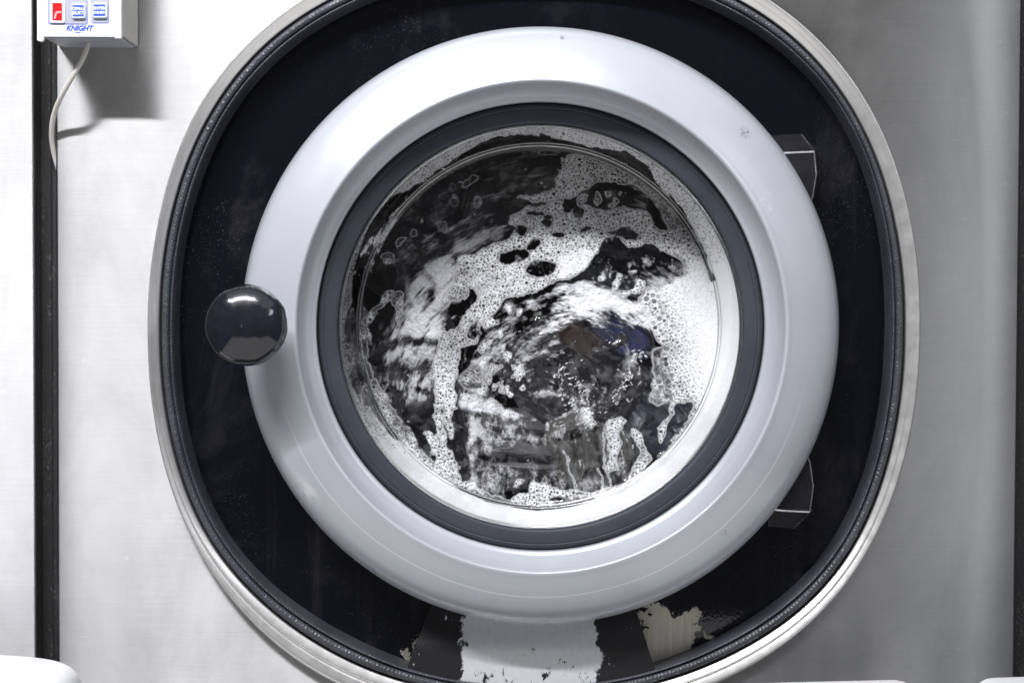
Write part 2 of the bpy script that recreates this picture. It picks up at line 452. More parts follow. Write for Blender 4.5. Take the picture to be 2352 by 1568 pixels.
def cover_material():
    """bare zinc plate with black paint left along its sides and flecks at the bottom"""
    m, nt, N, L, b = newmat('flaked_cover_plate')
    t = N.new('ShaderNodeTexCoord'); co = t.outputs['Object']
    def mp(s):
        k = N.new('ShaderNodeMapping'); k.inputs['Scale'].default_value = s; L.new(co, k.inputs[0]); return k.outputs[0]
    sx = N.new('ShaderNodeSeparateXYZ'); L.new(co, sx.inputs[0])
    e1 = noise_node(N, L, mp((1, 1, 0.7)), 60, 6, 0.72)
    e2 = noise_node(N, L, mp((1.6, 1, 0.8)), 75, 5, 0.75)
    x0, x1 = W(1062, 1480, 0.025)[0], W(1369, 1480, 0.025)[0]
    zb, zt = W(1200, 1568, 0.025)[2], W(1200, 1470, 0.025)[2]
    cx_, hw = (x0 + x1) / 2, (x1 - x0) / 2
    d = mathn(N, L, 'SUBTRACT', mathn(N, L, 'ABSOLUTE', mathn(N, L, 'SUBTRACT', sx.outputs[0], float(cx_))), float(hw))
    d = mathn(N, L, 'ADD', d, mathn(N, L, 'MULTIPLY', mathn(N, L, 'SUBTRACT', e1.outputs[0], 0.5), 0.035))
    side = ramp(N, L, mathn(N, L, 'ADD', mathn(N, L, 'MULTIPLY', d, 40.0), 0.5), [(0.46, 0.0), (0.54, 1.0)])
    low = N.new('ShaderNodeMapRange'); low.inputs[1].default_value = float(zt); low.inputs[2].default_value = float(zb) - 0.004
    low.inputs[3].default_value = 0.0; low.inputs[4].default_value = 1.0; L.new(sx.outputs[2], low.inputs[0])
    fl = mathn(N, L, 'ADD', e2.outputs[0], mathn(N, L, 'MULTIPLY', low.outputs[0], 0.13))
    fleck = ramp(N, L, fl, [(0.665, 0.0), (0.69, 1.0)])
    chips = ramp(N, L, noise_node(N, L, mp((1.5, 1, 0.6)), 48, 5, 0.7).outputs[0], [(0.66, 1.0), (0.69, 0.0)])
    paint = mathn(N, L, 'MAXIMUM', mathn(N, L, 'MULTIPLY', side.outputs[0], chips.outputs[0]), mathn(N, L, 'MULTIPLY', fleck.outputs[0], chips.outputs[0]))
    br = noise_node(N, L, mp((260, 1, 90)), 1.0, 4, 0.7)
    bc = ramp(N, L, br.outputs[0], [(0.25, (0.64, 0.66, 0.68)), (0.75, (0.76, 0.78, 0.80))])
    c = N.new('ShaderNodeMixRGB'); L.new(paint, c.inputs[0]); L.new(bc.outputs[0], c.inputs[1]); c.inputs[2].default_value = (0.006, 0.006, 0.008, 1)
    L.new(c.outputs[0], b.inputs['Base Color'])
    L.new(mathn(N, L, 'SUBTRACT', 0.4, mathn(N, L, 'MULTIPLY', paint, 0.4)), b.inputs['Metallic'])
    L.new(mathn(N, L, 'ADD', 0.42, mathn(N, L, 'MULTIPLY', paint, 0.08)), b.inputs['Roughness'])
    bump(N, L, b, mathn(N, L, 'ADD', paint, mathn(N, L, 'MULTIPLY', br.outputs[0], 0.12)), 0.0003, 0.6)
    return m
M['cover'] = cover_material()

def strip_material():
    m, nt, N, L, b = newmat('dusty_black_strip')
    t = N.new('ShaderNodeTexCoord')
    def mp(s):
        k = N.new('ShaderNodeMapping'); k.inputs['Scale'].default_value = s; L.new(t.outputs['Object'], k.inputs[0]); return k.outputs[0]
    a = noise_node(N, L, mp((1, 1, 0.7)), 520, 3, 0.65)
    c = noise_node(N, L, mp((1, 1, 0.12)), 90, 5, 0.7)
    k = mathn(N, L, 'MULTIPLY', ramp(N, L, a.outputs[0], [(0.52, 0.0), (0.75, 1.0)]).outputs[0],
              ramp(N, L, c.outputs[0], [(0.48, 0.08), (0.72, 1.0)]).outputs[0])
    cr = ramp(N, L, k, [(0.0, (0.010, 0.010, 0.011)), (1.0, (0.24, 0.24, 0.235))])
    L.new(cr.outputs[0], b.inputs['Base Color']); b.inputs['Roughness'].default_value = 0.7
    return m
M['strip'] = strip_material()

def glass_material():
    m, nt, N, L, b = newmat('door_glass')
    N.remove(b)
    out = N['Material Output']
    tr = N.new('ShaderNodeBsdfTransparent'); tr.inputs[0].default_value = (0.996, 0.997, 0.999, 1)
    gl = N.new('ShaderNodeBsdfGlossy'); gl.inputs['Roughness'].default_value = 0.015
    lw = N.new('ShaderNodeLayerWeight'); lw.inputs[0].default_value = 0.5
    f = mathn(N, L, 'POWER', lw.outputs['Facing'], 5.0)
    f = mathn(N, L, 'ADD', mathn(N, L, 'MULTIPLY', f, 0.4), 0.03, True)
    mx = N.new('ShaderNodeMixShader')
    L.new(f, mx.inputs[0]); L.new(tr.outputs[0], mx.inputs[1]); L.new(gl.outputs[0], mx.inputs[2])
    L.new(mx.outputs[0], out.inputs[0])
    return m
M['glass'] = glass_material()

def foam_material(name, col, transl):
    m, nt, N, L, b = newmat(name)
    out = N['Material Output']
    b.inputs['Base Color'].default_value = (*col, 1); b.inputs['Roughness'].default_value = 0.4
    b.inputs['Specular IOR Level'].default_value = 0.3
    n = noise_node(N, L, mapping(N, L, (1, 1, 1)), 500, 3, 0.6)
    bump(N, L, b, n.outputs[0], 0.0006, 0.6)
    tl = N.new('ShaderNodeBsdfTranslucent'); tl.inputs[0].default_value = (*col, 1)
    m1 = N.new('ShaderNodeMixShader'); m1.inputs[0].default_value = transl
    L.new(b.outputs[0], m1.inputs[1]); L.new(tl.outputs[0], m1.inputs[2])
    at = N.new('ShaderNodeAttribute'); at.attribute_name = 'coverage'
    tr = N.new('ShaderNodeBsdfTransparent')
    mx = N.new('ShaderNodeMixShader')
    L.new(at.outputs['Fac'], mx.inputs[0]); L.new(tr.outputs[0], mx.inputs[1]); L.new(m1.outputs[0], mx.inputs[2])
    L.new(mx.outputs[0], out.inputs[0])
    return m
M['foam'] = foam_material('soap_foam', (0.95, 0.95, 0.955), 0.08)
M['suds'] = foam_material('thin_suds', (0.92, 0.92, 0.94), 0.08)

def cloth_material(name, col, rough=0.42, sheen=0.2):
    m, nt, N, L, b = newmat(name)
    co = mapping(N, L, (1, 1, 1))
    n1 = noise_node(N, L, co, 26, 5, 0.65); n2 = noise_node(N, L, co, 900, 2, 0.5)
    n3 = noise_node(N, L, co, 170, 4, 0.7)
    base = ramp(N, L, n1.outputs[0], [(0.3, [c * 0.55 for c in col]), (0.72, [c * 1.5 for c in col])])
    L.new(base.outputs[0], b.inputs['Base Color'])
    rr = ramp(N, L, n3.outputs[0], [(0.35, rough * 0.55), (0.65, rough * 1.3)])
    L.new(rr.outputs[0], b.inputs['Roughness'])
    b.inputs['Sheen Weight'].default_value = sheen
    h = mathn(N, L, 'ADD', mathn(N, L, 'MULTIPLY', n2.outputs[0], 0.35), n3.outputs[0])
    bump(N, L, b, h, 0.0004, 0.5)
    return m

# ================================================================== opening outlines
RIM_O = [(699.6,0),(608.8,70),(518,159.7),(462.3,243),(418.4,331),(383,459.4),(342,723),(352,919),(389,1082.8),(441.8,1229),(544,1384),(709.5,1524.8),(774,1568),(1753,0),(1829.3,49.8),(1911.4,128.9),(1978.7,222.7),(2028.5,316.4),(2074,459.4),(2110.6,752.4),(2104.7,605.9),(2098,918.8),(2054.9,1109),(2002,1235),(1908.4,1378),(1795.9,1475),(1699,1536.6),(1626,1568)]
RIM_I = [(761,0),(629,85),(491.6,249),(403.7,459.4),(366.2,723),(376,919),(415.4,1082.8),(468,1229),(597,1378),(642,1413.5),(780,1504),(926,1568),(1693,0),(1806,73),(1914,187.5),(1987.5,307.6),(2041.7,459.4),(2079.8,752),(2066.6,918.8),(2031.5,1082.8),(1958,1258.6),(1870,1378),(1728.5,1469),(1508.8,1568)]
GAS_I = [(775,30.8),(597,164),(444.7,439.5),(400.8,723),(410,919),(450.6,1082.8),(503.3,1229),(545.5,1281.7),(655.7,1378),(692,1399),(838.5,1486.7),(1004.9,1554),(1665,25),(1829,134.8),(1958,296),(2011,459.4),(2046,752),(2031.5,918.8),(1972.8,1141),(1905.5,1285),(1806,1378),(1728,1425),(1553,1510),(1435.5,1560)]
OC = (1225.0, 750.0)
NA = 480
ANG = np.linspace(-np.pi, np.pi, NA, endpoint=False)
def outline(P, par):
    cx, cy, a, b, n = par
    def sup(phi):
        c, s = np.abs(np.cos(phi)), np.abs(np.sin(phi))
        return ((c / a) ** n + (s / b) ** n) ** (-1 / n)
    P = np.array(P)
    ph = np.arctan2(P[:, 1] - cy, P[:, 0] - cx); res = np.hypot(P[:, 0] - cx, P[:, 1] - cy) - sup(ph)
    d = (ANG[:, None] - ph[None] + np.pi) % (2 * np.pi) - np.pi
    w = np.exp(-0.5 * (d / R(9)) ** 2); corr = (w * res).sum(1) / (w.sum(1) + 0.15)
    r = sup(ANG) + corr
    return np.stack([cx + r * np.cos(ANG), cy + r * np.sin(ANG)], -1)
LO = outline(RIM_O, (1225.5, 754.4, 881.5, 889.5, 2.29))
LI = outline(RIM_I, (1223.8, 749.5, 854.7, 847.1, 2.31))
LG = outline(GAS_I, (1224.6, 747.3, 823.6, 815.1, 2.30))

def at_loop(P, y, ref=0.0):
    w = W(P[:, 0], P[:, 1], ref); w[:, 1] = y; return w
def mixl(A, B, t): return A * (1 - t) + B * t
def inset(P, k):                       # shrink a loop by k units towards the centre
    v = np.array(OC) - P; l = np.linalg.norm(v, axis=1, keepdims=True); return P + v / l * k

# ================================================================== washing machine
XL, XR = W(128.5, 784)[0], W(2340, 784)[0]
ZT, ZB = 0.52, -0.62
wm = empty('washing_machine', (0, 0.3, ZB))
tag(wm, 'big stainless steel front-loading washer with a round silver-grey door full of foam', 'washing machine')

# front sheet with the opening cut out: rays from the hole to the border
hole = at_loop(inset(LO, 8), 0.0)
cen = W(*OC)
rays = hole - cen
def border(x0, x1, z0, z1, y):
    out = []
    for r in rays:
        t = min([(x1 - cen[0]) / r[0] if r[0] > 1e-9 else (x0 - cen[0]) / r[0] if r[0] < -1e-9 else 1e9,
                 (z1 - cen[2]) / r[2] if r[2] > 1e-9 else (z0 - cen[2]) / r[2] if r[2] < -1e-9 else 1e9])
        out.append((cen[0] + r[0] * t, y, cen[2] + r[2] * t))
    return np.array(out)
brd = border(XL + .0025, XR - .0025, ZB, ZT, 0.0)
for cxn, czn in ((XL + .0025, ZT), (XL + .0025, ZB), (XR - .0025, ZT), (XR - .0025, ZB)):   # snap corners
    k = np.argmin(np.hypot(brd[:, 0] - cxn, brd[:, 2] - czn)); brd[k, 0], brd[k, 2] = cxn, czn
def grow(L, dx, y):
    q = L.copy(); q[:, 0] = np.where(L[:, 0] < XL + .003, L[:, 0] - dx, np.where(L[:, 0] > XR - .003, L[:, 0] + dx, L[:, 0])); q[:, 1] = y; return q
back = hole.copy(); back[:, 1] = 0.006
fp = loft('front_panel', [back, hole, mixl(hole, brd, .33), mixl(hole, brd, .66), brd, grow(brd, .0008, .0002), grow(brd, .0018, .001), grow(brd, .0025, .0027), grow(brd, .0025, .03)], M['steel'], wm)
autosmooth(fp, 50)
# cabinet behind the sheet
box('back_panel', XL + 0.002, XR - 0.002, 0.55, 0.56, ZB, ZT, M['dark'], wm)

# trim ring round the opening: rounded steel lip with a groove
prof = [(-.01, .0005), (.0, -.006), (.03, -.0085), (.09, -.0100), (.18, -.0103), (.40, -.0090), (.50, -.0083), (.54, -.0080), (.57, -.0078), (.59, -.0077), (.62, -.0075), (.67, -.0072), (.80, -.0062), (.95, -.0048), (1.0, -.0040), (1.02, -.001), (1.02, .02)]
prof = catmull(prof, 3)
gk = np.clip(np.sin(ANG) * 1.6 - .2, 0, 1)
def trim_loop(t, y):
    l = at_loop(mixl(LO, LI, t), y)
    g = .0016 * math.exp(-((t - .585) / .035) ** 2)
    l[:, 1] += g * gk
    return l
trim = loft('opening_trim', [trim_loop(t, y) for t, y in prof], M['trim'], wm)
# woven rubber gasket
LI2 = inset(LI, 4)
prof = [(-.02, .012), (.0, .002), (.08, -.0035), (.25, -.0062), (.45, -.0066), (.60, -.0050), (.67, -.0022), (.71, -.0022), (.77, -.0050), (.86, -.0058), (.95, -.0036), (1.0, .001), (1.01, .01), (1.01, .026)]
prof = catmull(prof, 3)
gas = loft('rubber_gasket', [at_loop(mixl(LI2, LG, t), y) for t, y in prof], M['gasket'], wm, uv=True)

# enamelled plate at the bottom of the recess
DC = W(1241, 751, -0.02); DX, DZ = DC[0], DC[2]
def rw(rpx, y): return rpx * U * (DIST + y) / DIST
ang_w = np.arctan2(hole[:, 2] - DZ, hole[:, 0] - DX)
inner = np.stack([DX + rw(560, .03) * np.cos(ang_w), np.full(NA, .022), DZ + rw(560, .03) * np.sin(ang_w)], -1)
outer = at_loop(inset(LG, -14), .022)
outer_b = outer.copy(); outer_b[:, 1] = .028
inner_b = inner.copy(); inner_b[:, 1] = .028
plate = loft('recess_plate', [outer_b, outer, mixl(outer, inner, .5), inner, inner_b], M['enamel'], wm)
autosmooth(plate, 40)

# centre cover plate below the door, folded forward at the bottom
ys = [(1340, .0120), (1420, .0055), (1474, -.0018), (1484, -.0028), (1496, -.0032), (1540, -.0034), (1590, -.0036)]
L_, R_ = [], []
for py, y in ys:
    L_.append(W(987 + (py - 1396) * -.378, py, y)); R_.append(W(1462.5 + (py - 1404) * .317, py, y))
v, f = [], []
nx = 12
for a, b_ in zip(L_, R_):
    for k in range(nx + 1): v.append(mixl(a, b_, k / nx))
for i in range(len(ys) - 1):
    for k in range(nx): f.append((i * (nx + 1) + k, i * (nx + 1) + k + 1, (i + 1) * (nx + 1) + k + 1, (i + 1) * (nx + 1) + k))
nf = len(v); v += [(a[0], .0225, a[2]) for a in v]
f += [tuple(i + nf for i in q[::-1]) for q in f]
brd_ = [k for k in range(nx + 1)] + [i * (nx + 1) + nx for i in range(1, len(ys))] + [(len(ys) - 1) * (nx + 1) + k for k in range(nx - 1, -1, -1)] + [i * (nx + 1) for i in range(len(ys) - 2, 0, -1)]
f += [(a, b_, b_ + nf, a + nf) for a, b_ in zip(brd_, brd_[1:] + brd_[:1])]
cov = mesh('cover_plate', v, f, M['cover'], wm)
autosmooth(cov, 40)

# tub mouth and drum behind the glass
revolve('tub_boot', DX, DZ, [(.215, .034), (.217, .06), (.235, .10), (.255, .12), (.262, .12), (.262, .034)], M['boot'], wm, 128)
dr = revolve('drum', DX, DZ, [(.262, .11), (.262, .40), (.24, .43), (.001, .43), (.001, .44), (.27, .44), (.27, .11)], M['drum'], wm, 128)

# ------------------------------------------------------------------ door
pr = [(560, .02), (640, .014), (668, .004), (681, -.006), (686, -.018), (684.5, -.029), (678, -.0375), (664, -.0445), (640, -.0508), (614, -.0558), (592, -.0592), (577, -.0614)]
pr2 = [(572, -.0624), (567, -.0629), (562.5, -.0618), (559, -.0592), (555, -.0552), (542, -.0455), (527, -.0385), (519, -.0365), (515.5, -.034), (514.5, -.022), (530, .0)]
P = np.vstack([catmull(pr, 5), catmull(pr2, 5)])
door = revolve('door', DX, DZ, [(rw(r, y), y) for r, y in P], M['ring'], wm, 360)
door['label'] = 'silver-grey rounded plastic door ring'
ps = catmull([(514, -.015), (512.5, -.0245), (509, -.0282), (503, -.0292), (499, -.0288), (497, -.0292), (485, -.0288), (472, -.0280), (467, -.0268), (464.5, -.0235), (464, -.012)], 4)
seal = revolve('seal_ring', DX, DZ, [(rw(r, y), y) for r, y in ps], M['seal'], door, 360)
seal['label'] = 'dark navy rubber ring holding the glass'
# glass bowl: front skin then back skin
gf = [(463.5, -.019), (462.5, -.0232), (459.5, -.0242), (456.5, -.0228), (454.5, -.019), (451, -.010), (420, .0415), (414, .0485), (406, .0522), (390, .0533), (300, .0522), (150, .0510), (2, .0505)]
gb = [(2, .0560), (150, .0565), (300, .0575), (392, .0590), (409, .0578), (419, .0535), (425, .046), (456, -.006), (463, -.0145)]
Pg = np.vstack([catmull(gf, 4), catmull(gb, 4)])
glass = revolve('glass_bowl', DX, DZ, [(rw(r, y), y) for r, y in Pg], M['glass'], door, 256)
glass['label'] = 'clear round glass bowl'
def edge_material():
    m, nt, N, L, b = newmat('glass_edge')
    N.remove(b)
    tr = N.new('ShaderNodeBsdfTransparent'); tr.inputs[0].default_value = (0.96, 0.975, 0.97, 1)
    gl = N.new('ShaderNodeBsdfGlossy'); gl.inputs['Roughness'].default_value = 0.16
    n = noise_node(N, L, mapping(N, L, (1, 1, 1)), 40, 3)
    f = ramp(N, L, n.outputs[0], [(0.3, 0.30), (0.7, 0.55)])
    mx = N.new('ShaderNodeMixShader')
    L.new(f.outputs[0], mx.inputs[0]); L.new(tr.outputs[0], mx.inputs[1]); L.new(gl.outputs[0], mx.inputs[2])
    L.new(mx.outputs[0], N['Material Output'].inputs[0])
    return m
M['glass_edge'] = edge_material()
def bead(rpx, y, rad):
    a = np.linspace(0, 2 * np.pi, 12, endpoint=False)
    revolve('glass_edge', DX, DZ, [(rw(rpx, y) + rad * np.cos(t), y + rad * np.sin(t)) for t in a], M['glass_edge'], door, 256)
bead(412.5, .0478, .0009)
bead(418.5, .0420, .0005)
bead(459.5, -.0245, .0013)

# ball knob on its neck
kc = wv(566, 747, -.100)
KR = rw(94.5, -.105)
kp = [(.001, -.64), (.2, -.625), (.4, -.580), (.6, -.508), (.75, -.432), (.86, -.356), (.93, -.278), (.975, -.16), (1.0, -.03), (.995, .08), (.95, .22), (.85, .34), (.66, .44), (.48, .52), (.42, .66), (.42, 1.9), (.001, 1.9)]
knob = revolve('knob', 0, 0, [(r * KR, y * KR) for r, y in catmull(kp, 4)], M['black_plastic'], None, 96)
knob.location = kc
# ball is slightly faceted where the moulding seams run
for vtx in knob.data.vertices:
    a = math.atan2(vtx.co.x, vtx.co.z)
    k = 1 + .006 * math.sin(7 * a + .4) + .005 * math.sin(11 * a + 1.9) + .003 * math.sin(23 * a)
    vtx.co.x *= k; vtx.co.z *= k
knob.parent = door; bpy.context.view_layer.update(); knob.matrix_parent_inverse = door.matrix_world.inverted()
knob['label'] = 'glossy black ball knob'

# hinge brackets
def hinge(front, backo, yf, yb):
    n = len(front)
    A = [W(x, y, yf) for x, y in front]; B = [W(x, y, yb) for x, y in backo]
    v = A + B
    f = [tuple(range(n)), tuple(range(2 * n - 1, n - 1, -1))] + [(i, i + n, (i + 1) % n + n, (i + 1) % n) for i in range(n)]
    me = bpy.data.meshes.new('hinge'); me.from_pydata([tuple(map(float, p)) for p in v], [], f)
    bm = bmesh.new(); bm.from_mesh(me); bmesh.ops.recalc_face_normals(bm, faces=bm.faces); bm.to_mesh(me); bm.free()
    o = link('hinge', me, M['hinge'], door, smooth=False)
    bevel_obj(o, .0013, 3)
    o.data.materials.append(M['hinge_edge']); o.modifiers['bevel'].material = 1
    return o
hinge([(1768, 352), (1800, 350), (1872, 347), (1877, 400), (1868, 455), (1830, 530), (1786, 530)],
      [(1768, 312), (1776, 310), (1841, 307), (1876, 341), (1883, 425), (1850, 540), (1786, 540)], -.026, .0225)
hinge([(1786, 985), (1830, 985), (1862, 1060), (1870, 1115), (1862, 1177), (1800, 1174), (1764, 1170)],
      [(1786, 970), (1845, 970), (1872, 1100), (1866, 1178), (1824, 1214), (1771, 1210), (1764, 1208)], -.026, .0225)

# ================================================================== neighbouring machine, filler strips
nb = empty('washing_machine', (-0.7, 0.3, ZB))
tag(nb, 'neighbouring stainless steel washer whose flat side shows at the left edge', 'washing machine')
xn = W(80.5, 784)[0]
def flat_panel(name, x0, x1, parent, mat):
    pts = [(x1, .03), (x1, .0027), (x1 - .0007, .001), (x1 - .0017, .0002), (x1 - .0025, 0)]
    pts += [(x0 + .0025, 0), (x0, .0027), (x0, .03)]
    v = [(x, y, ZB) for x, y in pts] + [(x, y, ZT) for x, y in pts]; n = len(pts)
    f = [(i, i + 1, i + 1 + n, i + n) for i in range(n - 1)]
    f += [tuple(range(n)), tuple(range(2 * n - 1, n - 1, -1)), (n - 1, 0, n, 2 * n - 1)]
    o = mesh(name, v, f, mat, parent); autosmooth(o, 50); return o
flat_panel('front_panel', xn - .9, xn, nb, M['steel_b'])
def strip(x0, x1, y, label):
    pts = [(x0, y), ((x0 + x1) / 2 - .001, y - .0012), ((x0 + x1) / 2, y - .0022), ((x0 + x1) / 2 + .001, y - .0012), (x1, y), (x1, y + .01), (x0, y + .01)]
    n = len(pts)
    v = [(x, yy, ZB) for x, yy in pts] + [(x, yy, ZT) for x, yy in pts]
    f = [(i, (i + 1) % n, (i + 1) % n + n, i + n) for i in range(n)] + [tuple(range(n)), tuple(range(2 * n - 1, n - 1, -1))]
    o = mesh('filler_strip', v, f, M['strip'], None, smooth=False)
    return tag(o, label, 'filler strip', 'black strips closing the gaps beside the washer')
strip(xn - .006, XL + .006, .0215, 'dusty black filler strip in the gap left of the washer, behind the cable')
strip(XR - .004, XR + .06, .0215, 'dusty black filler strip at the right edge of the washer')

# ================================================================== dosing control box
YF = -.062
def fw(px, py, y=YF): return W(px, py, y)
cb = empty('dosing_control_box', tuple(W(200, 95, -.03)))
tag(cb, 'small pale metal control box with red display and blue buttons mounted above the cable', 'control box')
bx0, bx1 = fw(85, 40)[0], fw(278, 40)[0]
bzb = fw(200, 85)[2]; bzt = bzb + .10
# U-shaped metal housing: side walls fold forward and end in narrow front flanges
box('housing', bx0, bx1, YF + .0015, -.0008, bzb + .002, bzt, M['box_metal'], cb, .0012)
xa, xb = fw(101, 40)[0], fw(262, 40)[0]
fl_pts = [(bx0, bzb - .0035), (bx0 + .004, bzb - .0045), (xa - .0003, bzb - .003), (xa - .0003, bzt), (bx0, bzt)]
prism('flange', fl_pts, YF - .0006, YF + .004, M['white_plastic'], cb, .0008)
prism('flange', [(xb + .0003, bzb - .0012), (bx1 + .0002, bzb - .0012), (bx1 + .0002, bzt), (xb + .0003, bzt)], YF - .0006, YF + .004, M['white_plastic'], cb, .0006)
prism('face_plate', [(xa, bzb), (xb, bzb), (xb, bzt), (xa, bzt)], YF - .0003, YF + .002, M['label_white'], cb, .0004)
# underside: light plate set back between the walls, chamfered at its left
u0 = W(104, 90, -.05); u1 = W(275, 88, -.05)
prism('bottom_plate', [(xa + .002, bzb - .0008), (xb + .004, bzb - .0008), (xb + .004, bzb + .0015), (xa + .002, bzb + .0015)], YF + .003, -.010, M['label_grey'], cb, .0004)

def rrect(x0, x1, z0, z1, r, k=5):
    pts = []
    for cx_, cz_, a0 in ((x1 - r, z1 - r, 0), (x0 + r, z1 - r, 90), (x0 + r, z0 + r, 180), (x1 - r, z0 + r, 270)):
        for i in range(k + 1):
            a = R(a0 + 90 * i / k); pts.append((cx_ + r * math.cos(a), cz_ + r * math.sin(a)))
    return pts
def face_rect(name, px0, px1, py0, py1, r, y0, y1, mat, parent, bev=0.0):
    a, b_ = fw(px0, py1), fw(px1, py0)
    return prism(name, rrect(a[0], b_[0], a[2], b_[2], r), y0, y1, mat, parent, bev)
face_rect('field_outline', 110.5, 202, -1, 57, .0016, YF - .0006, YF, M['label_line'], cb)
face_rect('grey_field', 112.5, 200, 1, 55, .0012, YF - .0009, YF, M['label_grey'], cb)
face_rect('field_outline', 210, 251, -1, 54.5, .0016, YF - .0006, YF, M['label_line'], cb)
face_rect('grey_field', 212, 249, 1, 52.5, .0012, YF - .0009, YF, M['label_grey'], cb)
dsp = face_rect('display_frame', 117, 150, 4, 54, .0014, YF - .0024, YF, M['white_plastic'], cb, .0005)
dm, nt_, N_, L_n, b_n = newmat('red_display')
gt = mapping(N_, L_n, (1, 1, 1)); nn = noise_node(N_, L_n, gt, 140, 2)
L_n.new(ramp(N_, L_n, nn.outputs[0], [(0.3, (0.30, 0.005, 0.01)), (0.7, (0.55, 0.02, 0.02))]).outputs[0], b_n.inputs['Base Color'])
b_n.inputs['Roughness'].default_value = .15
b_n.inputs['Emission Color'].default_value = (0.9, 0.02, 0.03, 1); b_n.inputs['Emission Strength'].default_value = .25
lens = face_rect('display_lens', 122.5, 144.5, 8.5, 48.5, .0005, YF - .0028, YF - .001, dm, dsp)
lm, nt_, N_, L_n, b_n = newmat('lit_segment')
b_n.inputs['Base Color'].default_value = (0.9, 0.2, 0.2, 1); b_n.inputs['Emission Color'].default_value = (1, 0.28, 0.33, 1); b_n.inputs['Emission Strength'].default_value = .8
gt = noise_node(N_, L_n, mapping(N_, L_n, (1, 1, 1)), 200)
L_n.new(ramp(N_, L_n, gt.outputs[0], [(0.3, .3), (0.7, .45)]).outputs[0], b_n.inputs['Roughness'])
seg = [(126, 45), (130, 45), (132.5, 34), (135, 32), (143, 31.5), (143, 27.5), (133, 28), (129, 31)]
prism('lit_segment', [tuple(fw(x, y)[[0, 2]]) for x, y in seg], YF - .0030, YF - .0027, lm, dsp)

def lettering(text, px, py, size, mat, parent, y, shear=0.0, bold=0.0, xs=1.0):
    cu = bpy.data.curves.new('lettering', 'FONT'); cu.body = text; cu.size = size; cu.align_x = 'CENTER'; cu.align_y = 'CENTER'
    cu.shear = shear; cu.offset = bold; cu.extrude = .00012
    tmp = bpy.data.objects.new('tmp', cu); COL.objects.link(tmp)
    bpy.context.view_layer.update()
    me = bpy.data.meshes.new_from_object(tmp.evaluated_get(bpy.context.evaluated_depsgraph_get()))
    bpy.data.objects.remove(tmp)
    p = fw(px, py)
    me.transform(Matrix.Translation((p[0], y, p[2])) @ Matrix.Rotation(R(90), 4, 'X') @ Matrix.Diagonal((xs, 1, 1, 1)))
    me.materials.clear()
    return link('lettering', me, mat, parent, smooth=False)
for (x0, x1, y0, y1, t1, t2, s1, s2) in ((167, 198, 10.5, 44, 'FORMULA', 'SELECT', .0036, .0036), (214.5, 247.5, 9, 43, 'ENTER', 'LINE SIGN', .0036, .003)):
    bt = face_rect('button', x0, x1, y0, y1, .0018, YF - .0035, YF, M['button_pale'], cb, .0008)
    face_rect('button_print', x0 + 2.5, x1 - 3, y0 + 3.5, y1 - 4, .0006, YF - .0037, YF - .003, M['label_blue'], bt)
    cxm, h = (x0 + x1) / 2 - .2, y1 - y0
    lettering(t1, cxm, y0 + h * .37, s1, M['label_white'], bt, YF - .0038, 0, .00012, .72 if len(t1) > 6 else .95)
    lettering(t2, cxm, y0 + h * .66, s2, M['label_white'], bt, YF - .0038, 0, .00012, .75 if len(t2) > 6 else .85)
lettering('KNIGHT', 182, 66, .0063, M['label_blue'], cb, YF - .0006, .32, .00022, .97)
lettering('INC', 179, 75.5, .0017, M['label_blue'], cb, YF - .0006, 0, .00005, 1.2)
for x0, x1 in ((168, 175), (184, 196)):
    face_rect('logo_rule', x0, x1, 75.3, 75.8, .00004, YF - .0006, YF, M['label_line'], cb)
cabpts = [W(203, 88, -.036), W(201, 106, -.037), W(189, 137, -.037), W(166, 176, -.034), W(141, 221, -.026), W(124, 264, -.014), W(118.5, 307, -.003), W(122.5, 345, .006), W(131, 378, .012), W(145, 420, .016)]
cbl = tube('cable', cabpts, .00235, M['cable'], cb)
cbl['label'] = 'off-white cable curving from the box underside into the gap'

# ================================================================== white plastic tubs at the bottom edge
def tub(pts_top, y, depth, label, group):
    """a thick-walled moulded tub end: outline of the upright wall, rounded over its lip, solid `depth` deep"""
    P = catmull([tuple(p) for p in pts_top], 8)
    A = W(P[:, 0], P[:, 1], y + depth)
    zlow = -.46
    n = len(A); sec = [(0.0, -.004), (.0015, -.0012), (.005, 0.0), (depth - .005, 0.0), (depth - .0015, -.0012), (depth, -.004)]
    v, f = [], []
    c0 = A.mean(0)
    for dy, k in sec:
        for a in A:
            dirv = np.array([c0[0] - a[0], 0, (zlow + .02) - a[2]]); dirv /= np.linalg.norm(dirv)
            q = a - dirv * k; v.append((q[0], y + dy, q[2]))
    base = len(v)
    for dy, k in sec:
        v.append((A[0][0], y + dy, zlow)); v.append((A[-1][0], y + dy, zlow))
    m = len(sec)
    for i in range(m - 1):
        for j in range(n - 1): f.append((i * n + j, i * n + j + 1, (i + 1) * n + j + 1, (i + 1) * n + j))
        f.append((base + 2 * i, i * n, (i + 1) * n, base + 2 * i + 2))
        f.append((i * n + n - 1, base + 2 * i + 1, base + 2 * i + 3, (i + 1) * n + n - 1))
    f.append(tuple([base] + list(range(n)) + [base + 1]))
    f.append(tuple(([base + 2 * (m - 1)] + [(m - 1) * n + j for j in range(n)] + [base + 2 * (m - 1) + 1])[::-1]))
    o = mesh('plastic_tub', v, f, M['white_plastic'], None)
    autosmooth(o, 60)
    return tag(o, label, 'plastic tub', group)
tub([(-260, 1497), (-100, 1496), (0, 1499.6), (83.5, 1506), (132, 1514), (162, 1526), (181, 1544), (189, 1566), (191, 1600), (192, 1680)], -.16, .09,
    'white plastic tub with a rounded corner at the lower left, in front of the gap', 'white plastic tubs standing before the washers')
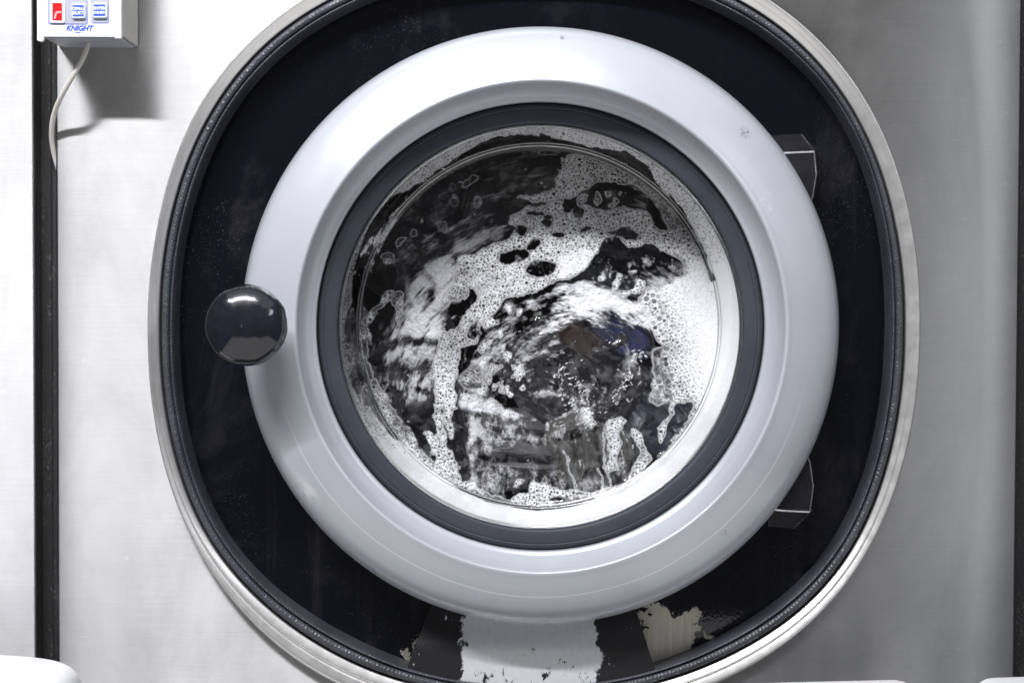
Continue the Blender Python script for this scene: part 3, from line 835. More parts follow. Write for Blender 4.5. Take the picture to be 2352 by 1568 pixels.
tub([(1560, 1700), (1565, 1600), (1590, 1575), (1640, 1568), (1740, 1565), (1838, 1562), (1950, 1559.5), (2040, 1557.5), (2062, 1559), (2080, 1564), (2094, 1574), (2100, 1600), (2102, 1700)], -.16, .09,
    'white plastic tub barely showing along the bottom, below the lower right of the steel trim', 'white plastic tubs standing before the washers')
tub([(2230, 1700), (2234, 1600), (2240, 1572), (2252, 1560), (2268, 1553.5), (2300, 1551.5), (2352, 1550), (2450, 1549), (2600, 1549)], -.16, .09,
    'white plastic tub at the bottom right corner, in front of the black strip', 'white plastic tubs standing before the washers')

# ================================================================== laundry behind the glass
# sketch coordinates of the porthole ("c" units): px = 746.5 + .6116 cx, py = 275.6 + .6116 cy
def c2p(cx, cy): return 746.5 + .6116 * np.asarray(cx, float), 275.6 + .6116 * np.asarray(cy, float)
YG = .0605           # just behind the drum side of the glass

def garment(name, label, cx, cy, rx, ry, rot, yf, seed, mat, fold=60, amp=.010, small=.0025, sq=2.6, thick=.10, ridges=()):
    F1, F2, F3 = Field(seed, 2.7), Field(seed + 1, 2.4), Field(seed + 2, 1.8)
    nr, nt = 80, 220
    s = np.linspace(0, 1, nr)[:, None] ** .8; a = np.linspace(0, 2 * np.pi, nt, endpoint=False)[None]
    ca, sa = np.cos(a), np.sin(a)
    rad = (np.abs(ca) ** sq + np.abs(sa) ** sq) ** (-1 / sq) * (1 + .10 * F1(.5 + .09 * ca, .5 + .09 * sa))
    x = s * rad * rx * ca; y = s * rad * ry * sa
    th = R(rot); X = cx + x * math.cos(th) - y * math.sin(th); Y = cy + x * math.sin(th) + y * math.cos(th)
    # folds: ridged noise stretched along the direction `fold`
    fo = R(fold); u = X * math.cos(fo) + Y * math.sin(fo); v = -X * math.sin(fo) + Y * math.cos(fo)
    wv_ = 26 * F2(X / 900, Y / 900)
    rid = 1 - np.abs(F1(u / 4200 + .3, (v + wv_) / 900)) * 1.3
    rid2 = 1 - np.abs(F1(u / 2600 + .1, (v + wv_) / 560 + .6)) * 1.3
    h = amp * (rid * .65 + rid2 * .5) + small * .45 * F3(X / 900, Y / 900)
    for pts, wd, am in ridges:
        pl = catmull(pts, 6); dd = np.full(X.shape, 1e9)
        for a_, b_ in zip(pl[:-1], pl[1:]):
            ab = b_ - a_; t_ = np.clip(((X - a_[0]) * ab[0] + (Y - a_[1]) * ab[1]) / (ab @ ab + 1e-9), 0, 1)
            dd = np.minimum(dd, np.hypot(X - a_[0] - t_ * ab[0], Y - a_[1] - t_ * ab[1]))
        dd += 3 * F3(X / 900, Y / 900)
        h = h + am * (np.exp(-(dd / wd) ** 2) - .55 * np.exp(-((dd - wd * 2.0) / wd) ** 2))
    yy = yf + amp * .5 - h * (1 - s ** 5) + .035 * s ** 7
    yy = np.maximum(yy, YG + .0075 + .0005 * F2(X / 500, Y / 500))
    px, py = c2p(X, Y)
    w = W(px, py, yf); w[..., 1] = yy
    v_ = w.reshape(-1, 3)
    i = np.arange(nr - 1)[:, None]; j = np.arange(nt)[None]; j2 = (j + 1) % nt
    q = np.stack([i * nt + j, i * nt + j2, (i + 1) * nt + j2, (i + 1) * nt + j], -1).reshape(-1, 4)
    # rounded back
    k0 = (nr - 1) * nt; loops = [v_]; last = w[-1]; cm = last.mean(0); idx = k0; tot = len(v_)
    for sc_, dy in ((.97, .35), (.75, .8), (.35, 1.0), (.02, 1.02)):
        l = cm + (last - cm) * sc_; l[:, 1] = last[:, 1].mean() + thick * dy
        loops.append(l)
        jj = np.arange(nt); q = np.vstack([q, np.stack([idx + jj, idx + (jj + 1) % nt, tot + (jj + 1) % nt, tot + jj], -1)])
        idx = tot; tot += nt
    o = fast_mesh(name, np.vstack(loops), q, mat)
    return tag(o, label, 'garment', 'dark laundry in the drum')

K = cloth_material
garment('wet_garment', 'black crumpled cloth in the upper left of the porthole', 430, 430, 330, 260, -35, .085, 11, K('cloth_black', (.012, .012, .015)), fold=-40, amp=.014)
garment('wet_garment', 'black cloth across the top of the porthole under thin foam', 930, 260, 360, 170, 8, .092, 21, K('cloth_soot', (.014, .014, .015)), fold=-15, amp=.012)
garment('wet_garment', 'very dark blue-grey cloth in the upper right gap of the foam', 1130, 520, 270, 190, 20, .080, 31, K('cloth_ink', (.011, .012, .018)), fold=20, amp=.014)
garment('wet_garment', 'charcoal cloth under streaked suds at the left of the porthole', 270, 900, 210, 250, 10, .079, 41, K('cloth_charcoal', (.020, .020, .022)), fold=-60, amp=.007, ridges=(([(190,880),(260,838),(330,822),(430,832)],14,.009),([(200,985),(300,975),(420,950)],16,.008),([(245,1000),(262,1060),(270,1130)],13,.008),([(330,1040),(390,1020),(430,1030)],12,.007)))
garment('wet_garment', 'black cloth in the dark lower left of the porthole', 410, 1230, 230, 250, 30, .082, 51, K('cloth_jet', (.008, .008, .010)), fold=70, amp=.012)
garment('wet_garment', 'wet black crumpled cloth filling the centre of the porthole, sparkling with droplets', 980, 960, 290, 230, -20, .074, 61, K('cloth_wet', (.019, .019, .022), .22), fold=-35, amp=.008, small=.002, ridges=(([(1180,865),(1120,965),(1085,1065)],16,.009),([(860,950),(925,1040),(960,1125)],14,.008),([(690,885),(850,820),(1010,768)],18,.008),([(930,800),(962,900),(1005,965)],14,.006),([(790,860),(830,960),(850,1060)],15,.007),([(1000,1000),(1040,1060),(1030,1120)],12,.006),([(1010,860),(1090,900),(1150,890)],14,.006)))
garment('wet_garment', 'navy blue cloth right of centre below the white suds', 1110, 800, 140, 95, 30, .0695, 71, K('cloth_navy', (.016, .018, .062), .32), fold=70, amp=.004, small=.0008)
garment('wet_garment', 'dark brown cloth beside the navy cloth in the centre', 975, 830, 120, 75, 30, .0705, 81, K('cloth_brown', (.026, .017, .013), .36), fold=60, amp=.004, small=.0008)
garment('wet_garment', 'dark grey cloth with a band of suds at the bottom centre', 710, 1270, 230, 190, 0, .074, 91, K('cloth_grey', (.066, .066, .069), .34), fold=5, amp=.008, ridges=(([(505,1090),(640,1098),(760,1110)],14,.008),([(545,1130),(700,1150),(840,1165)],13,.007),([(560,1250),(700,1238),(850,1262)],16,.009),([(560,1290),(700,1300),(880,1310)],14,.007),([(555,1110),(560,1250),(565,1400)],14,.007)))
garment('wet_garment', 'dark olive-grey folded cloth at the bottom right of the porthole', 1010, 1290, 190, 170, 5, .0735, 101, K('cloth_olive', (.060, .060, .055), .26), fold=80, amp=.010, ridges=(([(895,1190),(915,1300),(938,1395)],12,.010),([(1045,1150),(1055,1260),(1090,1390)],12,.010),([(985,1180),(1005,1290),(1030,1390)],14,.008),([(1120,1160),(1150,1250),(1140,1350)],14,.009),([(870,1180),(960,1150),(1050,1130)],14,.008)))
garment('wet_garment', 'smooth blue-black cloth at the right below the bubbles', 1240, 1110, 180, 220, 35, .083, 111, K('cloth_blueblack', (.022, .026, .038), .45), fold=50, amp=.012, small=.0008)

# ------------------------------------------------------------------ foam painted as a height/coverage map, then meshed
rng = np.random.default_rng(5)
ST = 2.1
gx = np.arange(40, 1571, ST); gy = np.arange(15, 1548, ST)
X, Y = np.meshgrid(gx, gy)
FW = Field(201, 2.0, 512, 6); FX = Field(202, 2.0, 512, 6); FV = Field(206, 2.1, 512, 5); FB = Field(203, 1.2, 512); FS = Field(204, .9, 512); FT = Field(205, 1.3, 512)
wx = 4.5 * FW(X / 900, Y / 900) + 2.2 * FB(X / 800, Y / 800); wy = 4.5 * FX(X / 900, Y / 900) + 2.2 * FB(Y / 800, X / 800)
XW, YW = X + wx, Y + wy

def blur(m, sig):
    if sig <= 0: return m
    k1 = np.fft.fftfreq(m.shape[0])[:, None]; k2 = np.fft.rfftfreq(m.shape[1])[None]
    g = np.exp(-2 * (np.pi * sig / ST) ** 2 * (k1 ** 2 + k2 ** 2))
    return np.fft.irfft2(np.fft.rfft2(m) * g, m.shape)

def inpoly(pts):
    p = np.array(pts, float); m = np.zeros(X.shape, bool)
    x0, y0 = p.min(0) - 60; x1, y1 = p.max(0) + 60
    i0, i1 = np.searchsorted(gy, (y0, y1)); j0, j1 = np.searchsorted(gx, (x0, x1))
    xs, ys = XW[i0:i1, j0:j1], YW[i0:i1, j0:j1]; r = np.zeros(xs.shape, bool)
    for (ax, ay), (bx, by) in zip(p, np.roll(p, -1, 0)):
        if ay == by: continue
        c = ((ay > ys) != (by > ys)) & (xs < (bx - ax) * (ys - ay) / (by - ay) + ax); r ^= c
    m[i0:i1, j0:j1] = r; return m.astype(float)

def stroke(pts, w, sharp=1.5):
    p = catmull(pts, 6) if len(pts) > 2 else np.array(pts, float)
    d = np.full(X.shape, 1e9)
    for a, b_ in zip(p[:-1], p[1:]):
        ab = b_ - a; t = np.clip(((XW - a[0]) * ab[0] + (YW - a[1]) * ab[1]) / (ab @ ab + 1e-9), 0, 1)
        d = np.minimum(d, np.hypot(XW - a[0] - t * ab[0], YW - a[1] - t * ab[1]))
    return sstep(w / 2 + sharp * 2, w / 2 - sharp * 2, d)

def ell(cx, cy, rx, ry, rot=0, soft=.15):
    m = np.zeros(X.shape); r = max(rx, ry) * 1.2 + 45
    i0, i1 = np.searchsorted(gy, (cy - r, cy + r)); j0, j1 = np.searchsorted(gx, (cx - r, cx + r))
    xs, ys = XW[i0:i1, j0:j1] - cx, YW[i0:i1, j0:j1] - cy
    c, s = math.cos(R(rot)), math.sin(R(rot)); x = xs * c + ys * s; y = -xs * s + ys * c
    m[i0:i1, j0:j1] = sstep(1 + soft, 1 - soft, np.hypot(x / rx, y / ry)); return m

FD = np.zeros(X.shape); BS = np.full(X.shape, 5.0); SD = np.zeros(X.shape)
def foam(m, dens, size=None, bl=0):
    global FD, BS
    m = np.clip(blur(m, bl), 0, 1); FD = FD * (1 - m) + dens * m
    if size: BS = BS * (1 - m) + size * m
def suds(m, dens, bl=4):
    global SD
    m = np.clip(blur(m, bl * 1.9), 0, 1); SD = SD * (1 - m) + dens * m

# --- thin streaked suds lying on the cloth
suds(inpoly([(560,240),(700,205),(860,190),(900,250),(820,290),(700,310),(600,300)]), .26, 22)
suds(inpoly([(410,385),(520,330),(640,325),(740,310),(720,370),(600,410),(470,455),(390,510),(330,545),(240,580),(225,555),(300,480)]), .40, 16)
suds(inpoly([(290,610),(350,570),(420,500),(490,455),(600,410),(720,390),(660,430),(560,475),(495,535),(490,600),(470,660),(430,720),(440,800),(425,830),(432,1000),(400,1045),(330,1062),(262,1115),(236,1125),(212,1060),(188,990),(178,930),(198,850),(258,790),(305,735),(320,670)]), .64, 9)
suds(inpoly([(290,700),(420,720),(440,800),(420,825),(300,820),(230,840),(280,770)]), .88, 16)
suds(inpoly([(180,910),(250,900),(330,925),(300,965),(195,965)]), .10, 8)
suds(inpoly([(345,895),(415,890),(410,955),(350,960)]), .12, 8)
suds(stroke([(195,890),(250,845),(320,826),(428,836)], 26), .05, 4)
suds(stroke([(212,1000),(236,1040),(240,1085)], 20), .05, 4)
suds(stroke([(252,1010),(262,1060),(262,1110)], 22), .08, 4)
suds(stroke([(345,1010),(395,1022)], 16), .08, 3)
suds(stroke([(365,570),(397,610),(392,660),(372,715)], 20), .03, 4)
suds(stroke([(440,460),(492,510)], 18), .05, 4); suds(stroke([(470,470),(440,500)], 20), .08, 4)
suds(inpoly([(205,580),(290,545),(305,580),(250,640),(200,660),(175,640)]), .0, 10)
suds(inpoly([(300,600),(360,560),(400,600),(380,680),(330,700)]), .5, 18)
suds(inpoly([(515,600),(600,565),(690,555),(745,600),(700,650),(630,675),(570,685)]), .52, 6)
suds(stroke([(512,597),(572,680)], 11), .0, 2)
suds(inpoly([(600,720),(700,650),(770,690),(740,790),(700,880),(640,960),(560,960),(580,850)]), .42, 10)
suds(inpoly([(745,675),(860,635),(960,605),(1060,635),(1190,680),(1255,760),(1225,800),(1130,765),(1020,772),(950,752),(870,792),(790,835),(735,862),(700,880),(740,800),(800,750)]), .82, 5)
suds(inpoly([(880,660),(1000,640),(1110,690),(1170,740),(1040,760),(940,740),(880,720)]), .98, 12)
suds(inpoly([(785,690),(850,660),(880,700),(820,750),(770,790),(760,760)]), .25, 8)
suds(inpoly([(700,760),(790,715),(835,775),(770,860),(690,905)]), .30, 10)
suds(inpoly([(1030,700),(1080,700),(1120,790),(1060,800)]), .30, 10)
suds(inpoly([(690,880),(800,840),(900,830),(960,900),(960,1000),(880,1040),(800,1030),(730,1000)]), .22, 16)
suds(inpoly([(930,900),(1010,930),(1050,1040),(1020,1110),(930,1120),(900,1020)]), .34, 14)
suds(stroke([(1175,880),(1120,960),(1085,1050)], 22), .55, 6)
suds(inpoly([(503,1028),(600,1040),(700,1080),(745,1112),(722,1132),(620,1112),(540,1092),(508,1062)]), .74, 3)
suds(inpoly([(538,1110),(700,1128),(820,1150),(832,1212),(760,1230),(650,1240),(560,1262),(543,1200)]), .46, 6)
suds(inpoly([(650,1235),(700,1230),(820,1240),(830,1270),(760,1276),(660,1270)]), .0, 3)
suds(inpoly([(545,1300),(620,1292),(700,1274),(800,1286),(872,1292),(902,1340),(934,1392),(850,1405),(740,1445),(640,1432),(560,1402),(545,1350)]), .38, 8)
suds(inpoly([(538,1100),(560,1110),(568,1392),(545,1385)]), .62, 4)
suds(inpoly([(840,1170),(960,1100),(1012,1110),(1032,1150),(960,1192),(900,1215),(850,1230)]), .42, 7)
suds(stroke([(830,1140),(900,1110),(960,1085)], 9), .7, 2)
suds(stroke([(838,1130),(832,1190),(838,1240)], 12), .6, 2)
suds(stroke([(505,1022),(640,1018),(760,1024),(930,1030)], 8), .6, 2)
for pl, w_, d_ in (([(700,880),(755,960),(800,1045)], 9, .6), ([(800,1040),(880,1000),(960,1010)], 12, .4), ([(720,900),(800,880),(880,830)], 14, .5), ([(760,930),(840,900),(900,860)], 10, .45),
                   ([(860,960),(920,1030),(955,1110)], 16, .55), ([(950,1100),(1010,1060),(1060,1000)], 18, .4), ([(1040,1160),(1080,1140),(1130,1130)], 10, .5), ([(870,1270),(930,1200),(1000,1180)], 9, .4),
                   ([(1100,760),(1130,820),(1140,870)], 10, .4), ([(1050,720),(1075,790),(1085,850)], 8, .35)):
    suds(stroke(pl, w_), d_, 3)
for k in range(170):  # white flecks painted in as glints of wet droplets on the cloth
    t_ = rng.random(); a_ = rng.normal(0, 26)
    cx_, cy_ = (880 + 120 * t_ + a_, 930 + 190 * t_ - a_ * .5) if k % 3 else (1180 - 100 * t_ + a_ * .35, 870 + 190 * t_ + a_ * .3)
    SD = np.maximum(SD, ell(cx_, cy_, rng.uniform(3, 8), rng.uniform(1.6, 3), -35) * rng.uniform(.6, .95))
suds(inpoly([(940,1330),(1040,1340),(1060,1390),(960,1395)]), .35, 8)
suds(inpoly([(1040,1170),(1110,1150),(1180,1180),(1210,1260),(1170,1340),(1080,1370),(1050,1300)]), .26, 10)
suds(inpoly([(1140,220),(1230,240),(1330,360),(1360,440),(1280,430),(1200,400),(1150,330)]), .45, 10)
suds(inpoly([(1200,290),(1262,308),(1315,352),(1345,382),(1302,404),(1240,392)]), .0, 3)
suds(inpoly([(1180,600),(1340,560),(1380,640),(1300,700),(1220,680)]), .5, 12)
suds(inpoly([(1200,830),(1290,850),(1320,960),(1300,1060),(1230,1080),(1210,1000),(1240,930)]), .35, 8)
suds(inpoly([(1300,1080),(1400,1040),(1440,1080),(1370,1200),(1300,1260),(1270,1230)]), .22, 14)

# --- bubbly foam pressed against the glass
foam(inpoly([(895,140),(960,128),(1040,126),(1105,150),(1180,195),(1230,240),(1165,245),(1090,232),(1030,240),(980,266),(920,292),(850,302),(760,300),(720,290),(800,275),(860,258),(872,215),(888,178)]), .90, 7, 2)
foam(inpoly([(760,330),(830,318),(880,300),(960,310),(1000,335),(1060,345),(1090,325),(1150,332),(1210,345),(1250,400),(1335,420),(1368,470),(1350,530),(1290,492),(1212,490),(1150,472),(1085,437),(1050,450),(1022,500),(982,560),(905,602),(862,615),(800,640),(745,655),(690,640),(640,600),(600,560),(540,560),(485,560),(500,520),(600,480),(690,440),(730,400),(690,390),(700,350)]), .93, 6, 2)
foam(inpoly([(860,520),(1000,480),(1015,505),(980,560),(905,602),(870,600)]), .96, 3.6, 5)
foam(inpoly([(485,560),(560,545),(640,560),(700,600),(690,660),(560,690),(480,680),(440,740),(430,680),(470,620)]), .70, 6, 8)
for e in ((712, 512, 62, 26, -12), (872, 432, 29, 16, -5), (783, 468, 34, 17, -20), (742, 413, 24, 20, 0), (838, 372, 20, 30, 10), (790, 350, 40, 10, -10), (948, 345, 20, 30, 25), (808, 558, 52, 36, 0), (985, 412, 26, 9, -15), (905, 318, 22, 30, 20)):
    foam(ell(*e), .03, None, 0)
foam(inpoly([(893,305),(960,288),(1022,247),(1090,236),(1152,250),(1162,275),(1150,330),(1090,318),(1062,345),(1000,330),(960,312),(905,352),(885,330)]), .06, None, 1)
foam(inpoly([(1052,430),(1110,402),(1150,394),(1182,430),(1172,458),(1120,446)]), .05, None, 1)
foam(inpoly([(1036,462),(1082,446),(1130,472),(1190,482),(1205,470),(1290,500),(1345,540),(1350,600),(1250,600),(1205,592),(1182,612),(1100,642),(1062,602),(1000,612),(935,592),(990,552),(1020,502)]), .04, None, 1)
foam(inpoly([(1080,605),(1105,578),(1118,590),(1090,640),(1150,640),(1175,600),(1205,610),(1200,640),(1120,660),(1070,640)]), .85, 8, 1)
foam(inpoly([(640,640),(700,605),(765,610),(742,655),(685,665),(640,722),(592,762),(562,832),(505,862),(500,935),(492,1000),(492,1080),(470,1092),(420,1082),(410,1020),(415,900),(425,830),(440,800),(482,742),(545,702),(590,662)]), .97, 4.6, 2)
foam(inpoly([(520,690),(640,640),(690,660),(600,760),(545,840),(480,850),(470,790)]), .92, 6.5, 6)
foam(inpoly([(440,790),(500,700),(535,650),(545,690),(500,760),(470,800)]), .05, None, 2)
foam(ell(548, 665, 22, 22), .05, None, 1); foam(ell(560, 790, 20, 40, 30), .15, None, 2)
foam(stroke([(425,1100),(428,1150),(432,1200)], 34), .92, 6, 0)
foam(stroke([(462,1085),(458,1120),(470,1160),(470,1180)], 26), .9, 6, 0)
foam(inpoly([(368,1172),(400,1178),(415,1200),(440,1185),(452,1232),(482,1252),(497,1292),(500,1332),(545,1385),(505,1372),(455,1342),(415,1332),(420,1272),(402,1215)]), .92, 6.5, 0)
foam(stroke([(350,1250),(350,1300)], 14), .8, 5, 0)
foam(stroke([(500,870),(520,860),(530,900),(510,940)], 10), .25, None, 2)
foam(inpoly([(560,900),(600,880),(620,960),(600,1040),(520,1020),(500,960),(530,940)]), .45, 7, 5)
for k in range(34):                                           # loose flecks of bubbles left of centre
    t = rng.random(); cx_ = 560 + 190 * rng.random(); cy_ = 700 + 330 * rng.random()
    foam(ell(cx_, cy_, rng.uniform(6, 13), rng.uniform(9, 22), rng.uniform(-10, 50)), .85, 4.5, 0)
foam(inpoly([(1190,650),(1260,625),(1340,600),(1400,560),(1440,480),(1475,560),(1490,700),(1485,850),(1455,980),(1435,1040),(1385,1062),(1325,1066),(1302,1105),(1272,1192),(1254,1210),(1250,1160),(1290,1112),(1300,1050),(1300,1000),(1312,950),(1292,900),(1270,860),(1242,802),(1215,750),(1170,700)]), .95, 7.5, 3)
foam(inpoly([(1360,560),(1450,480),(1500,600),(1495,900),(1450,1010),(1410,900),(1400,700)]), 1.0, 3.2, 16)
foam(inpoly([(1215,860),(1275,850),(1310,940),(1300,1050),(1255,1082),(1215,1060),(1240,970)]), .50, 13, 4)
foam(inpoly([(1190,670),(1260,650),(1290,760),(1240,800),(1205,740)]), .80, 11, 5)
foam(inpoly([(1230,410),(1340,420),(1400,500),(1420,560),(1370,590),(1340,520),(1290,480)]), .9, 7, 8)
foam(inpoly([(1160,190),(1240,250),(1350,360),(1410,450),(1370,470),(1330,400),(1260,300),(1180,250)]), .85, 5, 8)
foam(inpoly([(1200,296),(1262,308),(1318,352),(1348,384),(1302,406),(1240,394)]), .0, None, 2)
foam(inpoly([(700,1372),(712,1345),(745,1348),(735,1365),(712,1378)]), .85, 5, 0)
foam(inpoly([(765,1362),(820,1360),(872,1382),(930,1392),(1000,1398),(1062,1380),(1068,1400),(1012,1430),(930,1436),(872,1412),(805,1442),(740,1452),(690,1440),(720,1410),(772,1400)]), .88, 6.5, 1)
foam(inpoly([(1050,1140),(1110,1108),(1135,1130),(1105,1170),(1108,1232),(1092,1312),(1065,1332),(1075,1250),(1060,1190)]), .86, 6, 2)
foam(stroke([(1062,1130),(1045,1180),(1050,1260),(1075,1360)], 7), .8, 5, 0)
foam(inpoly([(1150,1160),(1190,1182),(1212,1240),(1228,1272),(1192,1312),(1150,1362),(1120,1362),(1168,1292),(1180,1240),(1160,1200)]), .72, 7, 2)
foam(stroke([(1035,1310),(1045,1385)], 8), .7, 4, 0); foam(stroke([(1062,1320),(1082,1380)], 8), .7, 4, 0)
foam(stroke([(895,1250),(920,1310),(938,1385)], 9), .7, 4, 0)
foam(inpoly([(960,1090),(990,1085),(1000,1120),(1025,1150),(1000,1160),(970,1130)]), .75, 5, 1)
foam(inpoly([(205,690),(215,655),(250,640),(290,648),(298,690),(285,740),(262,770),(262,700),(240,672),(222,690),(205,725),(180,770),(158,765),(165,730),(195,705)]), .60, 8, 1)
foam(inpoly([(215,512),(240,490),(258,495),(250,525),(225,538)]), .5, 7, 0)
foam(ell(330, 420, 14, 20, 30), .4, 6, 0); foam(ell(285, 460, 14, 24, 45), .45, 5, 0)
foam(ell(525, 245, 22, 12, -30), .4, 6, 0); foam(ell(555, 228, 26, 14, -35), .4, 6, 0); foam(ell(485, 305, 22, 26, 0), .32, 9, 1)
foam(ell(565, 310, 16, 22, 10), .4, 7, 0); foam(ell(440, 400, 18, 26, 0), .35, 6, 1); foam(ell(480, 255, 12, 12), .3, 6, 0)
for cx_, cy_, a_, b_ in ((1020,300,14,20),(970,298,14,22),(1065,278,13,9),(1090,300,10,10),(1075,315,9,9),(1110,272,7,8),(1045,590,14,9),(1185,640,20,9)):
    foam(ell(cx_, cy_, a_, b_, rng.uniform(-30, 30)), .72, 6, 0)
for k in range(120):                                          # stray single bubbles in the dark gaps
    a_, rr_ = rng.uniform(0, 2 * np.pi), 640 * math.sqrt(rng.random())
    foam(ell(805 + rr_ * math.cos(a_), 781 + rr_ * math.sin(a_), *rng.uniform(2.5, 6, 2)), rng.uniform(.35, .8), 4, 0)
# wet edge creeping up along the rim of the flat glass
RC = np.hypot(X - 805, Y - 781); TH = np.degrees(np.arctan2(X - 805, -(Y - 781))) % 360
edge = np.interp(TH, [0, 30, 50, 90, 120, 150, 180, 215, 240, 262, 290, 360], [4, 14, 60, 70, 30, 10, 14, 40, 60, 26, 4, 4])
m = sstep(669 - edge, 669 - edge * .3, RC + 10 * FT(TH / 90, RC / 500)) * (RC < 669)
FD = np.maximum(FD, m * np.interp(TH, [0, 40, 70, 130, 180, 230, 262, 290, 360], [.35, .6, .95, .8, .8, .8, .5, .2, .3]))

# --- foam on the tapering wall of the bowl
T = (RC - 669) / (757 - 669)
ext = np.interp(TH, [0, 10, 25, 40, 55, 70, 90, 110, 150, 180, 200, 215, 228, 240, 255, 270, 285, 300, 315, 330, 345, 360],
                [.50, .55, .50, .55, .85, 1.1, 1.3, 1.3, 1.0, .86, .90, 1.0, 1.0, .75, .40, .28, .26, .30, .45, .52, .50, .50])
bright = np.interp(TH, [0, 40, 60, 80, 200, 225, 245, 265, 290, 320, 360], [.68, .82, 1, 1, 1, 1, .60, .48, .5, .62, .68])
wob = .13 * FV(TH / 220, T / 9) + .05 * FT(TH / 120, T / 8)
wob = np.where((TH > 75) & (TH < 222), wob * .25, wob)
wallm = sstep(1 - ext - .03, 1 - ext + .05, T + wob) * bright
strk = FT(TH / 150 + T * .05, T / 5 + .3)                       # long streaks running round the wall
left = np.interp(TH, [0, 215, 228, 245, 268, 290, 312, 330, 360], [.0, .0, .55, .62, .45, .28, .2, .12, .0])
streak = sstep(1.0 - left * 1.4, 2.2 - left * 1.4, strk) * .8
film = np.interp(TH, [0, 225, 238, 255, 275, 300, 360], [0, 0, .40, .36, .22, .06, 0]) * (1 + .3 * FT(TH / 60, T / 4))
wall = np.maximum(np.maximum(wallm, streak * (left > .02)), film)
drop = (FB(X / 260, Y / 260) > 2.35) * .7
wall = np.maximum(wall, drop)
on_wall = RC >= 669
FD = np.where(on_wall, wall, FD)
BS = np.where(on_wall, np.where((TH > 70) & (TH < 235), 1.8, 3.4), BS)

# --- bubbles: round cells pressed together, larger first
milk = 1 - .8 * np.clip(blur(inpoly([(1270,640),(1350,560),(1440,470),(1520,600),(1510,960),(1440,1080),(1370,1000),(1340,820)]), 45), 0, 1)
milk *= 1 - .5 * np.clip(blur(inpoly([(860,520),(1000,480),(1015,505),(980,560),(905,602),(870,600)]), 14), 0, 1)
occ = np.zeros(X.shape, np.float32); hole_a = np.zeros(X.shape, np.float32)
NB = 130000
bxs = rng.uniform(45, 1566, NB); bys = rng.uniform(20, 1542, NB)
ii = np.clip(((bys - gy[0]) / ST).astype(int), 0, X.shape[0] - 1); jj = np.clip(((bxs - gx[0]) / ST).astype(int), 0, X.shape[1] - 1)
brs = .46 * BS[ii, jj] * np.exp(.58 * rng.standard_normal(NB))
keep = (FD[ii, jj] > .25) & (brs > 1.5) & (brs < np.where(BS[ii, jj] > 9.5, 13, 8.0)) & ((brs < 5.0) | (rng.random(NB) < .30))
bxs, bys, brs = bxs[keep], bys[keep], brs[keep]
for k in np.argsort(-brs):
    bx_, by_, br_ = bxs[k], bys[k], brs[k]
    i = int((by_ - gy[0]) / ST); j = int((bx_ - gx[0]) / ST); rr = int(br_ * 1.35 / ST) + 2
    i0, i1, j0, j1 = max(i - rr, 0), i + rr + 1, max(j - rr, 0), j + rr + 1
    d = np.hypot((X[i0:i1, j0:j1] - bx_) * 1.0, (Y[i0:i1, j0:j1] - by_) * 1.08) / br_
    if occ[i, j] > .2 or (occ[i0:i1, j0:j1] * (d < .9)).max() > .55: continue
    s_ = np.clip((1.0 - d) / .28, 0, 1); s_ = s_ * s_ * (3 - 2 * s_)
    depth = min(.96, .58 + br_ / 11) * (0.55 + .45 * random.random()) * milk[i, j]
    hole_a[i0:i1, j0:j1] = np.maximum(hole_a[i0:i1, j0:j1], s_ * depth)
    occ[i0:i1, j0:j1] = np.maximum(occ[i0:i1, j0:j1], (d < 1.07).astype(np.float32))
solid = np.where(on_wall, np.where((TH > 70) & (TH < 230), .0, .8), 1.0)
lace = .15 * FB(X / 460, Y / 460) + .08 * FV(X / 420, Y / 420)
FDl = np.where(on_wall, FD, blur(FD, 4.4) + lace * np.clip(1.25 - blur(FD, 9), 0, 1) * (FD > .02))
cover = sstep(.16, .80, FDl) * np.clip(.22 + .86 * FDl, 0, 1)
cover = np.where(on_wall, cover, cover * np.clip(.90 - .13 * FT(X / 1400, Y / 1400) + .5 * (1 - milk), 0, 1))
grain = 1 - .20 * np.clip(FB(X / 300, Y / 300), -1, 1.6) * np.clip(1.1 - FD, 0, 1)
cover = np.where(on_wall, cover, cover * np.interp(Y, [150, 400, 520], [.72, .84, 1.0]))
A = np.clip(cover * grain, 0, 1) * (1 - hole_a * solid)
# thin bright skin at the outline of a foam patch
gxx, gyy = np.gradient(blur(sstep(.2, .6, FD), 2.0)); edgeb = np.clip(np.hypot(gxx, gyy) * 4, 0, 1) * (FD > .15)
A = np.clip(np.maximum(A, edgeb * .45 * (~on_wall)), 0, 1)
A = np.where(on_wall & (TH > 80) & (TH < 222) & (A > .3), np.maximum(A, .97), A)
A = np.where(RC > 752, 0, A)

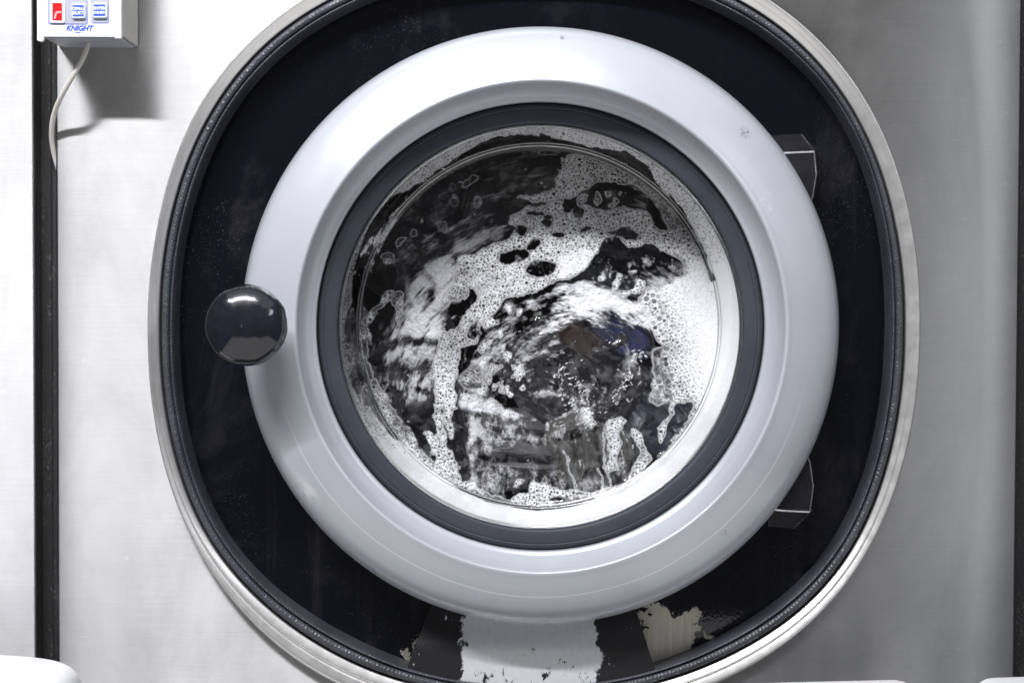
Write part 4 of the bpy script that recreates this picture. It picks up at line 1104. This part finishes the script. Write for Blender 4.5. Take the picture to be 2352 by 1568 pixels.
# --- streaks in the thin suds follow the turn of the drum
sx_, sy_ = X - 900, Y - 1150
rho = np.hypot(sx_, sy_); phi = np.arctan2(sx_, -sy_)
st1 = FS(rho / 1250, phi * 500 / 4600 + .5); st1b = FT(rho / 900, phi * 500 / 2600)
st2 = FS(X / 1200, Y / 1900 + .2); st2b = FT(X / 1300, Y / 1700)
low = sstep(1040, 1120, Y)
stk = (st1 * .75 + st1b * .42 + .2 * FV(X / 420 + .3, Y / 420)) * (1 - low) + (st2 * .6 + st2b * .5 + .3 * FV(X / 420, Y / 600)) * low
thr = (1 - SD) * 3.4 - 1.55
S = sstep(thr - 1.25, thr + 1.1, stk) * np.clip(.15 + SD * .95, 0, .97) * (SD > .01)
film_c = np.clip(.012 + .022 * FV(X / 500, Y / 500 + .4) + .012 * FS(X / 900, Y / 900), 0, .12) * sstep(700, 1000, Y)
S = np.maximum(S, film_c * (SD < .999)) 
S *= sstep(668, 650, RC)

def surf(px, py, rc, flat_y):
    """sketch positions -> points on the drum side of the glass bowl (flat part and tapering wall)"""
    t = np.clip((rc - 669) / (757 - 669), 0, 1)
    y = flat_y - t * .0705
    w = W(px, py, y)
    return w

def sheet(name, A, thr, flat, relief, mat, wave=0.0):
    idx = np.full(A.shape, -1, np.int64)
    on = A > thr
    q = on[:-1, :-1] | on[1:, :-1] | on[:-1, 1:] | on[1:, 1:]
    q &= (RC < 756)[:-1, :-1]
    use = np.zeros(A.shape, bool)
    use[:-1, :-1] |= q; use[1:, :-1] |= q; use[:-1, 1:] |= q; use[1:, 1:] |= q
    idx[use] = np.arange(use.sum())
    quads = np.stack([idx[:-1, :-1], idx[1:, :-1], idx[1:, 1:], idx[:-1, 1:]], -1)[q]
    px, py = c2p(X[use], Y[use])
    w = surf(px, py, RC[use], flat)
    w[:, 1] += relief * (1 - A[use]) + wave * FT(X[use] / 300, Y[use] / 300)
    return fast_mesh(name, w, quads, mat, None, {'coverage': A[use]})
fm = sheet('soap_foam', A, .04, YG, .0012, M['foam'])
fm['kind'] = 'stuff'
tag(fm, 'white bubbly soap foam pressed against the inside of the glass', 'foam')
sd = sheet('soap_suds', S, .03, YG + .004, .0006, M['suds'], .0005)
sd['kind'] = 'stuff'
tag(sd, 'thin streaked grey-white suds clinging to the dark laundry', 'suds')
